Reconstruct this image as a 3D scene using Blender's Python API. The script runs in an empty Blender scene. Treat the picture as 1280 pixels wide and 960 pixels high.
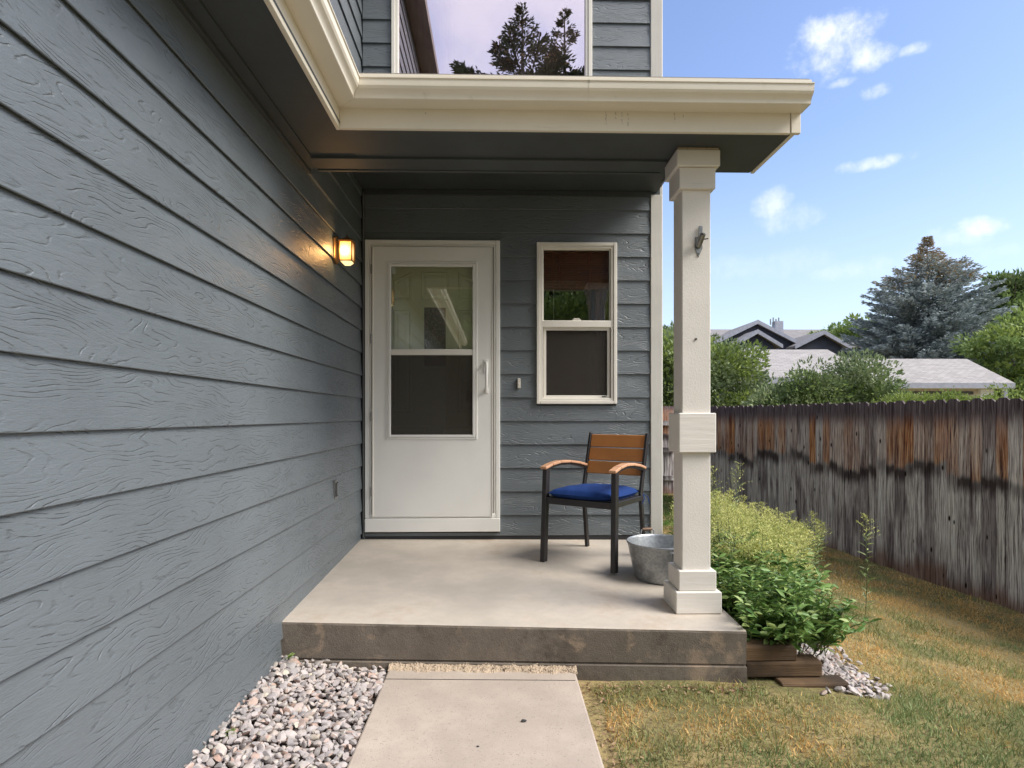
import bpy, math, random
import numpy as np
from mathutils import Vector, Matrix
random.seed(7); RNG = np.random.default_rng(11)
S = bpy.context.scene
COL = S.collection
R = math.radians

# ---------------------------------------------------------------- camera
cam_d = bpy.data.cameras.new('camera'); cam = bpy.data.objects.new('camera', cam_d); COL.objects.link(cam)
CAMZ = 0.924; YAW = R(1.375)
cam.location = (0, 0, CAMZ); cam.rotation_euler = (R(90), 0, -YAW)
cam_d.sensor_width = 36.0; cam_d.lens = 36.0 * 750 / 1280
cam_d.shift_y = 40 / 1280; cam_d.clip_start = 0.05; cam_d.clip_end = 3000
S.camera = cam

# ---------------------------------------------------------------- sky, sun, exposure
SUN_EL, SUN_AZ = R(45), R(110)          # azimuth clockwise from +Y
sun_dir = Vector((math.sin(SUN_AZ) * math.cos(SUN_EL), math.cos(SUN_AZ) * math.cos(SUN_EL), math.sin(SUN_EL)))
W = bpy.data.worlds.new('World'); S.world = W; W.use_nodes = True
wn, wl = W.node_tree.nodes, W.node_tree.links
bg = wn['Background']; bg.inputs['Strength'].default_value = 0.15
sky = wn.new('ShaderNodeTexSky'); sky.sky_type = 'NISHITA'; sky.sun_disc = False
sky.sun_elevation = SUN_EL; sky.sun_rotation = SUN_AZ; sky.air_density = 1.0; sky.dust_density = 1.0; sky.ozone_density = 2.6
sl = bpy.data.lights.new('sun', 'SUN'); sun = bpy.data.objects.new('sun', sl); COL.objects.link(sun)
sl.energy = 3.0; sl.angle = R(32); sl.color = (1.0, 0.955, 0.88)
sun.rotation_euler = sun_dir.to_track_quat('Z', 'Y').to_euler(); sun.location = (3, -6, 9)
S.view_settings.view_transform = 'Standard'; S.view_settings.look = 'None'
S.view_settings.exposure = 0.78; S.view_settings.gamma = 1.0
try: S.view_settings.use_curve_mapping = False
except Exception: pass

def pix_dir(px, py):
    u, v = (px - 640) / 750, (520 - py) / 750
    f = Vector((math.sin(YAW), math.cos(YAW), 0)); r = Vector((math.cos(YAW), -math.sin(YAW), 0))
    return (f + r * u + Vector((0, 0, v))).normalized()

def build_clouds():
    """white puffs in the sky, each a soft ellipse of directions broken up by noise, and a thin high veil"""
    tc = wn.new('ShaderNodeTexCoord')
    def math_(op, a, b=None, c=None):
        n = wn.new('ShaderNodeMath'); n.operation = op
        for i, v in enumerate((a, b, c)):
            if v is None: continue
            if isinstance(v, (int, float)): n.inputs[i].default_value = v
            else: wl.new(v, n.inputs[i])
        return n.outputs[0]
    nz = wn.new('ShaderNodeTexNoise'); nz.inputs['Scale'].default_value = 26; nz.inputs['Detail'].default_value = 7; nz.inputs['Roughness'].default_value = 0.62
    wl.new(tc.outputs['Generated'], nz.inputs['Vector'])
    nb = math_('MULTIPLY', math_('SUBTRACT', nz.outputs[0], 0.5), 3.4)
    total = None
    for (px, py, w, h, amt) in [(1040, 56, 60, 42, 1.0), (1085, 72, 34, 20, .9), (1056, 103, 20, 7, .7), (1093, 114, 22, 12, .8), (1147, 60, 22, 9, .75),
                                (1095, 204, 48, 10, .8), (966, 256, 28, 22, .6), (984, 272, 40, 22, .4), (1228, 284, 36, 14, .75), (1192, 298, 46, 16, .4), (1120, 330, 120, 18, .25), (960, 330, 110, 20, .2),
                                (300, -300, 500, 110, .8), (1600, 150, 260, 60, .7), (1900, 330, 300, 50, .6)]:
        c = pix_dir(px, py)
        U = Vector((c.y, -c.x, 0)).normalized(); V = U.cross(c) * 1.0
        cosang = 1.0 / math.sqrt(1 + ((px - 640) / 750) ** 2 + ((520 - py) / 750) ** 2)
        du = wn.new('ShaderNodeVectorMath'); du.operation = 'DOT_PRODUCT'; wl.new(tc.outputs['Generated'], du.inputs[0]); du.inputs[1].default_value = U / (w / 750 * cosang)
        dv = wn.new('ShaderNodeVectorMath'); dv.operation = 'DOT_PRODUCT'; wl.new(tc.outputs['Generated'], dv.inputs[0]); dv.inputs[1].default_value = V / (h / 750 * cosang)
        cc = V.dot(c) / (h / 750 * cosang)
        df = wn.new('ShaderNodeVectorMath'); df.operation = 'DOT_PRODUCT'; wl.new(tc.outputs['Generated'], df.inputs[0]); df.inputs[1].default_value = c
        r2 = math_('ADD', math_('POWER', math_('ABSOLUTE', du.outputs['Value']), 2.0), math_('POWER', math_('ABSOLUTE', math_('SUBTRACT', dv.outputs['Value'], cc)), 2.0))
        m = math_('ADD', math_('SUBTRACT', 1.0, r2), nb)
        mr = wn.new('ShaderNodeMapRange'); mr.interpolation_type = 'SMOOTHSTEP'; wl.new(m, mr.inputs[0])
        mr.inputs[1].default_value = 0.0; mr.inputs[2].default_value = 1.9; mr.inputs[3].default_value = 0.0; mr.inputs[4].default_value = amt
        front = math_('GREATER_THAN', df.outputs['Value'], 0.2)
        mm = math_('MULTIPLY', mr.outputs[0], front)
        total = mm if total is None else math_('MAXIMUM', total, mm)
    # broken cloud all over the rest of the sky, away from the view
    n2 = wn.new('ShaderNodeTexNoise'); n2.inputs['Scale'].default_value = 2.2; n2.inputs['Detail'].default_value = 6
    wl.new(tc.outputs['Generated'], n2.inputs['Vector'])
    m2 = wn.new('ShaderNodeMapRange'); m2.interpolation_type = 'SMOOTHSTEP'; wl.new(n2.outputs[0], m2.inputs[0])
    m2.inputs[1].default_value = 0.36; m2.inputs[2].default_value = 0.60; m2.inputs[4].default_value = 0.85
    sp = wn.new('ShaderNodeSeparateXYZ'); wl.new(tc.outputs['Generated'], sp.inputs[0])
    bk = wn.new('ShaderNodeMapRange'); wl.new(sp.outputs[1], bk.inputs[0]); bk.inputs[1].default_value = 0.3; bk.inputs[2].default_value = -0.2
    total = math_('MAXIMUM', total, math_('MULTIPLY', m2.outputs[0], bk.outputs[0]))
    # faint veil
    hs = wn.new('ShaderNodeHueSaturation'); hs.inputs['Saturation'].default_value = 1.0; hs.inputs['Hue'].default_value = 0.508; hs.inputs['Value'].default_value = 1.04; wl.new(sky.outputs[0], hs.inputs['Color'])
    hz = wn.new('ShaderNodeMapRange'); hz.interpolation_type = 'SMOOTHSTEP'; wl.new(sp.outputs[2], hz.inputs[0])
    hz.inputs[1].default_value = 0.42; hz.inputs[2].default_value = -0.05; hz.inputs[3].default_value = 0.0; hz.inputs[4].default_value = 0.62
    h2 = wn.new('ShaderNodeMix'); h2.data_type = 'RGBA'; wl.new(hz.outputs[0], h2.inputs['Factor']); wl.new(hs.outputs[0], h2.inputs[6]); h2.inputs[7].default_value = (3.35, 3.70, 4.2, 1)
    mx = wn.new('ShaderNodeMix'); mx.data_type = 'RGBA'; wl.new(total, mx.inputs['Factor'])
    wl.new(h2.outputs[2], mx.inputs[6]); mx.inputs[7].default_value = (5.0, 5.1, 5.35, 1)
    wl.new(mx.outputs[2], bg.inputs['Color'])
    return hs, mx
SKYHS, SKYMX = build_clouds()

# ---------------------------------------------------------------- mesh helpers
class MB:
    def __init__(s): s.v = []; s.f = []; s.m = []; s.mi = 0
    def add(s, vs, fs):
        o = len(s.v); s.v += [tuple(p) for p in vs]; s.f += [tuple(i + o for i in f) for f in fs]; s.m += [s.mi] * len(fs); return s
    def box(s, x0, x1, y0, y1, z0, z1):
        return s.add([(x0,y0,z0),(x1,y0,z0),(x1,y1,z0),(x0,y1,z0),(x0,y0,z1),(x1,y0,z1),(x1,y1,z1),(x0,y1,z1)],
                     [(0,3,2,1),(4,5,6,7),(0,1,5,4),(1,2,6,5),(2,3,7,6),(3,0,4,7)])
    def prism(s, poly, fn, t0, t1):
        n = len(poly)
        vs = [fn(a, b, t0) for a, b in poly] + [fn(a, b, t1) for a, b in poly]
        return s.add(vs, [tuple(range(n))[::-1], tuple(range(n, 2*n))] + [(i, (i+1) % n, n+(i+1) % n, n+i) for i in range(n)])
    def bar(s, p0, p1, w, h, up=(0,0,1), w1=None, h1=None):
        p0, p1 = Vector(p0), Vector(p1); d = (p1-p0).normalized(); u = Vector(up)
        x = d.cross(u).normalized(); y = x.cross(d).normalized(); vs = []
        for p, ww, hh in ((p0, w, h), (p1, w1 or w, h1 or h)):
            for a, b in ((-1,-1),(1,-1),(1,1),(-1,1)): vs.append(p + x*a*ww/2 + y*b*hh/2)
        return s.add(vs, [(0,1,2,3)[::-1],(4,5,6,7),(0,1,5,4),(1,2,6,5),(2,3,7,6),(3,0,4,7)])
    def tube(s, pts, r, n=8, cap=True):
        pts = [Vector(p) for p in pts]; rs = r if isinstance(r, (list, tuple)) else [r]*len(pts)
        base = len(s.v); ref = None
        for i, p in enumerate(pts):
            d = (pts[min(i+1, len(pts)-1)] - pts[max(i-1, 0)]).normalized()
            if ref is None: ref = Vector((0,0,1)) if abs(d.z) < .9 else Vector((1,0,0))
            x = d.cross(ref).normalized(); ref = x.cross(d).normalized()
            for k in range(n):
                a = 2*math.pi*k/n; s.v.append(tuple(p + (x*math.cos(a) + ref*math.sin(a))*rs[i]))
        for i in range(len(pts)-1):
            for k in range(n):
                a = base+i*n; s.f.append((a+k, a+(k+1) % n, a+n+(k+1) % n, a+n+k)); s.m.append(s.mi)
        if cap:
            s.f.append(tuple(range(base, base+n))[::-1]); s.f.append(tuple(range(base+(len(pts)-1)*n, base+len(pts)*n))); s.m += [s.mi]*2
        return s
    def lathe(s, prof, c, n=32, close=False):
        base = len(s.v)
        for r, z in prof:
            for k in range(n):
                a = 2*math.pi*k/n; s.v.append((c[0]+r*math.cos(a), c[1]+r*math.sin(a), c[2]+z))
        m = len(prof)
        for i in range(m-1):
            for k in range(n):
                a = base+i*n; s.f.append((a+k, a+(k+1) % n, a+n+(k+1) % n, a+n+k)); s.m.append(s.mi)
        return s
    def mesh(s, name, mats, origin):
        me = bpy.data.meshes.new(name)
        me.from_pydata([tuple(Vector(p)-origin) for p in s.v], [], s.f)
        for m in mats: me.materials.append(m)
        if len(mats) > 1: me.polygons.foreach_set('material_index', s.m)
        me.update(); return me
    def build(s, name, mats, parent=None, bevel=0, smooth=False, local=False, bseg=1):
        mats = mats if isinstance(mats, (list, tuple)) else [mats]
        a = np.array(s.v); o = Vector(((a[:,0].min()+a[:,0].max())/2, (a[:,1].min()+a[:,1].max())/2, a[:,2].min() if parent is None else (a[:,2].min()+a[:,2].max())/2))
        ob = bpy.data.objects.new(name, s.mesh(name, mats, o)); COL.objects.link(ob)
        ob.location = o
        if parent is not None:
            ob.parent = parent
            if not local: ob.location = o - wloc(parent)
        if smooth: shade(ob)
        if bevel:
            b = ob.modifiers.new('bevel', 'BEVEL'); b.width = bevel; b.segments = bseg; b.limit_method = 'ANGLE'; b.angle_limit = R(40)
        return ob
def wloc(o):
    l = Vector(o.location)
    while o.parent: o = o.parent; l += Vector(o.location)
    return l
def shade(ob, ang=40):
    me = ob.data
    me.polygons.foreach_set('use_smooth', [True]*len(me.polygons))
    try: me.set_sharp_from_angle(angle=R(ang))
    except Exception: pass
def tag(o, label=None, cat=None, group=None, kind=None):
    if label: o['label'] = label
    if cat: o['category'] = cat
    if group: o['group'] = group
    if kind: o['kind'] = kind
    return o
def empty(name, loc, label, cat, group=None):
    o = bpy.data.objects.new(name, None); COL.objects.link(o); o.location = loc; o.empty_display_size = .1
    return tag(o, label, cat, group)
def scatter(name, tv, tf, pos, rot, scl, mats, parent=None, mi=None, kind=None):
    """many copies of a little template joined in one mesh. rot (N,3,3), scl (N,) or (N,3)"""
    tv = np.asarray(tv, float); N = len(pos); K = len(tv)
    scl = np.asarray(scl, float)
    if scl.ndim == 1: scl = np.repeat(scl[:,None], 3, 1)
    V = np.einsum('nij,nkj->nki', rot, tv[None]*scl[:,None,:]) + np.asarray(pos)[:,None,:]
    o = Vector(np.asarray(pos).mean(0)) if N else Vector((0,0,0)); o.z = float(np.asarray(pos)[:,2].min())
    V = V.reshape(-1,3) - np.array(o)
    me = bpy.data.meshes.new(name); F = len(tf); L = sum(len(f) for f in tf)
    loops = np.concatenate([np.array(f) for f in tf])
    tot = np.array([len(f) for f in tf]); st = np.concatenate([[0], np.cumsum(tot)[:-1]])
    me.vertices.add(N*K); me.vertices.foreach_set('co', V.ravel())
    me.loops.add(N*L); me.loops.foreach_set('vertex_index', (loops[None] + (np.arange(N)*K)[:,None]).ravel())
    me.polygons.add(N*F); me.polygons.foreach_set('loop_start', (st[None] + (np.arange(N)*L)[:,None]).ravel())
    mats = mats if isinstance(mats, (list, tuple)) else [mats]
    for m in mats: me.materials.append(m)
    if mi is not None: me.polygons.foreach_set('material_index', np.repeat(mi, F))
    me.update(calc_edges=True); me.validate()
    ob = bpy.data.objects.new(name, me); COL.objects.link(ob); ob.location = o
    if parent is not None: ob.parent = parent; ob.location = o - wloc(parent)
    if kind: ob['kind'] = kind
    return ob
def euler_mats(a, b, c):
    ca, sa, cb, sb, cc, sc = np.cos(a), np.sin(a), np.cos(b), np.sin(b), np.cos(c), np.sin(c)
    z = np.zeros_like(a); o = np.ones_like(a)
    X = np.stack([o,z,z,z,ca,-sa,z,sa,ca],1).reshape(-1,3,3); Y = np.stack([cb,z,sb,z,o,z,-sb,z,cb],1).reshape(-1,3,3)
    Z = np.stack([cc,-sc,z,sc,cc,z,z,z,o],1).reshape(-1,3,3)
    return Z @ Y @ X
def frames(d, roll=None):
    """matrices whose +Y axis is d"""
    d = d/np.linalg.norm(d, axis=1, keepdims=True); up = np.tile([0,0,1.], (len(d),1)); up[np.abs(d[:,2]) > .95] = [1,0,0]
    x = np.cross(d, up); x /= np.linalg.norm(x, axis=1, keepdims=True); z = np.cross(x, d)
    if roll is not None:
        c, s_ = np.cos(roll)[:,None], np.sin(roll)[:,None]; x, z = x*c+z*s_, z*c-x*s_
    return np.stack([x, d, z], 2)

# ---------------------------------------------------------------- material helpers
class NT:
    def __init__(s, name):
        s.mat = bpy.data.materials.new(name); s.mat.use_nodes = True; s.t = s.mat.node_tree; s.n = s.t.nodes; s.l = s.t.links
        s.p = s.n['Principled BSDF']; s.out = s.n['Material Output']
    def new(s, ty, **kw):
        n = s.n.new(ty)
        for k, v in kw.items(): setattr(n, k, v)
        return n
    def put(s, sock, v):
        if hasattr(v, 'is_output') or isinstance(v, bpy.types.NodeSocket): s.l.new(v, sock)
        elif isinstance(v, (tuple, list)) and len(v) == 3 and sock.type == 'RGBA': sock.default_value = (*v, 1)
        else: sock.default_value = v
    def m(s, op, a, b=None, c=None, clamp=False):
        n = s.new('ShaderNodeMath', operation=op); n.use_clamp = clamp
        for i, v in enumerate((a, b, c)):
            if v is not None: s.put(n.inputs[i], v)
        return n.outputs[0]
    def obj(s, rand=True, sc=(1,1,1)):
        tc = s.new('ShaderNodeTexCoord'); v = tc.outputs['Object']
        mp = s.new('ShaderNodeVectorMath', operation='MULTIPLY'); s.l.new(v, mp.inputs[0]); mp.inputs[1].default_value = sc; v = mp.outputs[0]
        if rand:
            oi = s.new('ShaderNodeObjectInfo'); cb = s.new('ShaderNodeCombineXYZ')
            s.l.new(s.m('MULTIPLY', oi.outputs['Random'], 37.0), cb.inputs[0]); s.l.new(s.m('MULTIPLY', oi.outputs['Random'], 91.0), cb.inputs[1]); s.l.new(s.m('MULTIPLY', oi.outputs['Random'], 53.0), cb.inputs[2])
            ad = s.new('ShaderNodeVectorMath', operation='ADD'); s.l.new(v, ad.inputs[0]); s.l.new(cb.outputs[0], ad.inputs[1]); v = ad.outputs[0]
        return v
    def noise(s, v, scale, detail=4, rough=.55, dist=0):
        n = s.new('ShaderNodeTexNoise'); s.l.new(v, n.inputs['Vector']); n.inputs['Scale'].default_value = scale
        n.inputs['Detail'].default_value = detail; n.inputs['Roughness'].default_value = rough; n.inputs['Distortion'].default_value = dist
        return n.outputs[0]
    def rng(s, v, a, b, c=0., d=1., smooth=True):
        n = s.new('ShaderNodeMapRange'); n.interpolation_type = 'SMOOTHSTEP' if smooth else 'LINEAR'; s.put(n.inputs[0], v)
        for i, x in enumerate((a, b, c, d)): s.put(n.inputs[i+1], x)
        return n.outputs[0]
    def mix(s, f, a, b, bt='MIX'):
        n = s.new('ShaderNodeMix', data_type='RGBA', blend_type=bt); s.put(n.inputs[0], f); s.put(n.inputs[6], a); s.put(n.inputs[7], b); return n.outputs[2]
    def ramp(s, v, stops):
        n = s.new('ShaderNodeValToRGB'); s.put(n.inputs[0], v); e = n.color_ramp.elements
        while len(e) < len(stops): e.new(.5)
        for i, (p, c) in enumerate(stops): e[i].position = p; e[i].color = (*c, 1)
        return n.outputs[0]
    def bump(s, h, strength, dist, prev=None):
        n = s.new('ShaderNodeBump'); s.put(n.inputs['Height'], h); n.inputs['Strength'].default_value = strength; n.inputs['Distance'].default_value = dist
        if prev is not None: s.l.new(prev, n.inputs['Normal'])
        return n.outputs[0]
    def done(s, color=None, rough=.6, normal=None, metal=0, spec=.5):
        if color is not None: s.put(s.p.inputs['Base Color'], color)
        s.put(s.p.inputs['Roughness'], rough); s.put(s.p.inputs['Metallic'], metal); s.p.inputs['Specular IOR Level'].default_value = spec
        if normal is not None: s.l.new(normal, s.p.inputs['Normal'])
        return s.mat
def scale3(c, k): return tuple(min(1, x*k) for x in c)

def simple(name, col, rough=.6, var=.12, vs=6, bs=80, bd=.001, metal=0, island=0, spec=.5, dirt=None):
    t = NT(name); v = t.obj(); n = t.noise(v, vs, 5)
    c = t.mix(t.rng(n, .3, .7), scale3(col, 1-var), scale3(col, 1+var))
    if island:
        g = t.new('ShaderNodeNewGeometry'); r = g.outputs['Random Per Island']
        c = t.mix(r, t.mix(1.0, c, (1-island,)*3, 'MULTIPLY'), t.mix(1.0, c, (1+island,)*3, 'MULTIPLY'))
    if dirt:
        dn = t.noise(v, dirt[1], 6, .7); c = t.mix(t.rng(dn, dirt[2], dirt[2]+.15, 0, dirt[3]), c, dirt[0])
    nb = t.bump(t.noise(v, bs, 4), .6, bd)
    return t.done(c, rough, nb, metal, spec)

def siding_mat(name, col):
    """painted lap siding with embossed cedar grain"""
    t = NT(name); v = t.obj(rand=True); sp = t.new('ShaderNodeSeparateXYZ'); t.l.new(v, sp.inputs[0])
    L = t.m('ADD', sp.outputs[0], sp.outputs[1]); Z = sp.outputs[2]
    def vec(a, b, c=0.0):
        n = t.new('ShaderNodeCombineXYZ'); t.put(n.inputs[0], a); t.put(n.inputs[1], b); t.put(n.inputs[2], c); return n.outputs[0]
    warp = t.noise(vec(t.m('MULTIPLY', L, 1.5), t.m('MULTIPLY', Z, 5.5)), 1.0, 2.2, .5)
    ph = t.m('ADD', t.m('MULTIPLY', Z, 46.0), t.m('MULTIPLY', warp, 22.0))
    jit = t.noise(vec(t.m('MULTIPLY', L, 22.0), t.m('MULTIPLY', Z, 60.0)), 1.0, 3, .6)
    ph = t.m('ADD', ph, t.m('MULTIPLY', jit, .55))
    saw = t.m('FRACT', ph)
    line = t.m('MULTIPLY', t.rng(saw, 0.0, .16), t.rng(saw, 1.0, .80))          # narrow grooves along contour lines
    mask = t.rng(t.noise(vec(t.m('MULTIPLY', L, 2.6), t.m('MULTIPLY', Z, 12.0), 3.0), 1.0, 4, .6), .36, .58)
    brk = t.rng(t.noise(vec(t.m('MULTIPLY', L, 13.0), t.m('MULTIPLY', Z, 45.0), 7.0), 1.0, 2), .36, .56)
    mk = t.m('MULTIPLY', mask, brk)
    groove = t.m('MULTIPLY', t.m('SUBTRACT', 1.0, line), mk)
    fine = t.noise(vec(t.m('MULTIPLY', L, 60.0), t.m('MULTIPLY', Z, 330.0), 2.0), 1.0, 3, .6)
    med = t.noise(vec(t.m('MULTIPLY', L, 18.0), t.m('MULTIPLY', Z, 95.0), t.m('MULTIPLY', warp, 6.0)), 1.0, 5, .7)
    h = t.m('SUBTRACT', t.m('ADD', t.m('MULTIPLY', fine, .30), t.m('MULTIPLY', med, .70)), t.m('MULTIPLY', groove, .75))
    b = t.bump(h, 1.0, .0030)
    bl = t.noise(v, 1.7, 5)
    c = t.mix(t.rng(bl, .3, .7), scale3(col, .92), scale3(col, 1.09))
    c = t.mix(t.m('MULTIPLY', groove, .35), c, scale3(col, .55))
    return t.done(c, t.rng(med, .2, .8, .34, .50), b, 0, .95)

def grained(name, col, rough=.6, dark=.6, along=2, bd=.0015, var=.1, freq=1.0):
    """painted or bare wood, grain along local axis `along`"""
    t = NT(name); sc = [38*freq]*3; sc[along] = 2.2*freq; v = t.obj(sc=tuple(sc)); n = t.noise(v, 1.0, 6, .65, .4)
    big = t.noise(t.obj(), 3.0, 4)
    c = t.mix(t.rng(big, .3, .7), scale3(col, 1-var), scale3(col, 1+var))
    c = t.mix(t.rng(n, .60, .74, 0, 1), c, scale3(col, dark))
    return t.done(c, rough, t.bump(n, .7, bd))

def leaf_mat(name, c0, c1, rough=.55, trans=.25):
    t = NT(name); g = t.new('ShaderNodeNewGeometry'); n = t.noise(t.obj(rand=False), 1.3, 3)
    f = t.m('ADD', t.m('MULTIPLY', g.outputs['Random Per Island'], .7), t.m('MULTIPLY', t.rng(n, .35, .65), .3))
    c = t.mix(f, c0, c1)
    t.done(c, rough, spec=.35)
    tr = t.new('ShaderNodeBsdfTranslucent'); t.l.new(c, tr.inputs[0])
    mx = t.new('ShaderNodeMixShader'); mx.inputs[0].default_value = trans
    t.l.new(t.p.outputs[0], mx.inputs[1]); t.l.new(tr.outputs[0], mx.inputs[2]); t.l.new(mx.outputs[0], t.out.inputs[0])
    return t.mat

def glass_mat(name, refl=.12, tint=(1,1,1), through=(.95,.97,.95), rough=0.0, wavy=.0):
    """thin window glass: sees through, mirrors what stands opposite"""
    t = NT(name); t.n.remove(t.p)
    lw = t.new('ShaderNodeFresnel'); lw.inputs[0].default_value = 1.5
    f = t.m('ADD', t.m('MULTIPLY', lw.outputs[0], 1.4), refl, clamp=True)
    tr = t.new('ShaderNodeBsdfTransparent'); tr.inputs[0].default_value = (*through, 1)
    gl = t.new('ShaderNodeBsdfGlossy'); gl.inputs['Color'].default_value = (*tint, 1); gl.inputs['Roughness'].default_value = rough
    if wavy: t.l.new(t.bump(t.noise(t.obj(), 3, 2), wavy, .02), gl.inputs['Normal'])
    mx = t.new('ShaderNodeMixShader'); t.l.new(f, mx.inputs[0]); t.l.new(tr.outputs[0], mx.inputs[1]); t.l.new(gl.outputs[0], mx.inputs[2]); t.l.new(mx.outputs[0], t.out.inputs[0])
    return t.mat

M = {}
M['siding'] = siding_mat('blue_grey_siding_paint', (.118, .136, .148))
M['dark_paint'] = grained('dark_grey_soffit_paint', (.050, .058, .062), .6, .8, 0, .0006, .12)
M['cream'] = grained('cream_trim_paint', (.74, .675, .55), .5, .93, 0, .0006, .04)
M['gutter'] = simple('cream_gutter_enamel', (.77, .71, .595), .32, .03, 4, 200, .0002, dirt=((.5,.44,.33), 9, .60, .35))
M['post'] = grained('off_white_post_paint', (.68, .64, .58), .6, .78, 0, .0030, .06)
M['stucco'] = simple('off_white_post_paint_rough', (.68, .64, .58), .65, .05, 5, 110, .0018, dirt=((.45,.40,.33), 30, .72, .5))
M['corner'] = grained('weathered_white_trim', (.58, .555, .505), .7, .72, 2, .002, .08)
M['door'] = simple('white_door_enamel', (.82, .805, .765), .38, .03, 3, 60, .0003, dirt=((.5,.45,.36), 70, .74, .35))
M['vinyl'] = simple('off_white_vinyl', (.77, .73, .655), .4, .04, 4, 60, .0003)
M['inner_door'] = simple('pale_entry_door_paint', (.84, .82, .60), .45, .04, 3, 50, .0004)
M['shadow_gap'] = simple('dark_weather_seal', (.03, .03, .032), .8)
M['glass'] = glass_mat('clear_window_glass', .065)
M['glass_up'] = glass_mat('coated_upper_glass', .50, (1.0, .90, .97), (.9,.85,.85))
M['sheath'] = simple('wall_sheathing', (.07, .08, .085), .9)
M['room'] = simple('interior_plaster', (.30, .26, .22), .9)
M['asphalt_shingle'] = simple('grey_shingle', (.22, .20, .185), .95, .25, 2, 60, .004)
M['black_metal'] = simple('black_powder_coat', (.022, .019, .019), .42, .15, 8, 300, .0002)
M['teak'] = grained('orange_brown_teak', (.50, .20, .055), .45, .72, 0, .0005, .12)
M['armwood'] = grained('faded_arm_wood', (.55, .30, .17), .55, .7, 1, .0005, .12)
M['brass'] = simple('aged_brass', (.30, .17, .07), .38, .3, 30, 90, .0004, metal=.8)
M['chrome'] = simple('grey_cast_metal', (.26, .26, .25), .35, .15, 30, 90, .0003, metal=.85)
M['white_plastic'] = simple('aged_white_plastic', (.62, .58, .50), .5)
M['dark_plastic'] = simple('dark_plastic', (.05, .05, .05), .5)

def cushion_mat():
    t = NT('navy_blue_canvas'); v = t.obj(); n = t.noise(v, 240, 2); b = t.noise(v, 7, 3)
    c = t.mix(t.rng(b, .3, .7), (.006, .028, .13), (.009, .040, .17))
    return t.done(c, .85, t.bump(t.m('ADD', n, t.m('MULTIPLY', b, .6)), .6, .0012), spec=.25)
M['cushion'] = cushion_mat()
def galv_mat():
    t = NT('galvanised_steel'); v = t.obj(); vo = t.new('ShaderNodeTexVoronoi'); t.l.new(v, vo.inputs['Vector']); vo.inputs['Scale'].default_value = 60
    n = t.noise(v, 12, 5)
    c = t.mix(vo.outputs['Distance'], (.27, .285, .30), (.42, .44, .45)); c = t.mix(t.rng(n, .45, .75), c, (.22, .22, .22))
    return t.done(c, t.rng(n, .3, .7, .36, .58), t.bump(n, .3, .001), .75)
M['galv'] = galv_mat()

def concrete_mat(name, col, speck=.5, stain=None, bd=.0012, stains2=None, sc=1.0):
    t = NT(name); v = t.obj(rand=False)
    big = t.noise(v, 1.6*sc, 6, .6); mid = t.noise(v, 14*sc, 6, .65); fine = t.noise(v, 170, 3, .75); sp_ = t.noise(v, 150, 2)
    c = t.mix(t.rng(big, .32, .68), scale3(col, .80), scale3(col, 1.12))
    c = t.mix(t.rng(mid, .35, .7, 0, .5), c, scale3(col, .84))
    c = t.mix(t.rng(sp_, .60, .75, 0, speck), c, scale3(col, .45))
    c = t.mix(t.rng(fine, .62, .8, 0, speck*.7), c, scale3(col, 1.35))
    if stain: c = t.mix(t.rng(t.noise(v, stain[1], 5, .7), stain[2], stain[2]+.18, 0, stain[3]), c, stain[0])
    if stains2: c = t.mix(t.rng(t.noise(v, stains2[1], 5, .7, .5), stains2[2], stains2[2]+.12, 0, stains2[3]), c, stains2[0])
    return t.done(c, .88, t.bump(t.m('ADD', fine, t.m('MULTIPLY', mid, 1.2)), .7, bd), spec=.3)
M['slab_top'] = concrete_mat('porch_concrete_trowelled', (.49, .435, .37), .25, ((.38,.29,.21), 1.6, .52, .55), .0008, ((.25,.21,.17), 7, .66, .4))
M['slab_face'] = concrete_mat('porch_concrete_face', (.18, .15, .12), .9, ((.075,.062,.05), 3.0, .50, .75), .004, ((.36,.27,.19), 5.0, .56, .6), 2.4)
M['walk'] = concrete_mat('walk_concrete', (.47, .395, .33), .8, ((.36,.30,.24), 3.0, .60, .4), .0016)
M['mortar'] = concrete_mat('crumbled_mortar', (.46, .36, .26), .8, ((.10,.07,.05), 28, .52, .9), .004)

# ---------------------------------------------------------------- THE GROUND
def ground_z(x, y):
    fx = 5.203 - .198*y
    t = max(0.0, min(1.0, (x-1.3)/max(.5, fx-1.3)))
    zf = max(-.72, min(-.44, -.676 + (y-4.84)*.0385))
    base = -.30 + (.0 if y < 5 else 0)
    z = base + (zf-base)*(t*t*(3-2*t)*.5 + t*.5)
    if y > 5: z += (zf-base)*.9*(1-t)*min(1, (y-5)/4)
    return z
def soil_mat():
    t = NT('lawn_soil_and_thatch'); v = t.obj(rand=False); n = t.noise(v, 2.0, 6); f = t.noise(v, 60, 5, .7)
    c = t.mix(t.rng(n, .4, .6), (.19, .18, .075), (.36, .28, .13)); c = t.mix(t.rng(f, .45, .7), c, (.13, .095, .06))
    return t.done(c, .95, t.bump(f, .9, .012), spec=.1)
M['soil'] = soil_mat()
xs = sorted(set([-600, -300, -120, -60, -30, -15, -8, -4, -2, -1] + [round(-.5+.2*i, 3) for i in range(30)] + [5.5, 6.5, 8, 10, 14, 20, 30, 60, 120, 300, 600]))
ys = sorted(set([-600, -200, -80, -40, -20, -10, -5, -2, -1] + [round(-.5+.25*i, 3) for i in range(51)] + [14, 17, 22, 30, 45, 70, 120, 300, 900]))
g = MB(); vs = [(x, y, ground_z(x, y) + (.0 if abs(x) > 20 or y > 20 or y < -5 else .008*math.sin(x*7.1+y*3)*math.cos(y*5.3-x*2))) for y in ys for x in xs]
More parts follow.
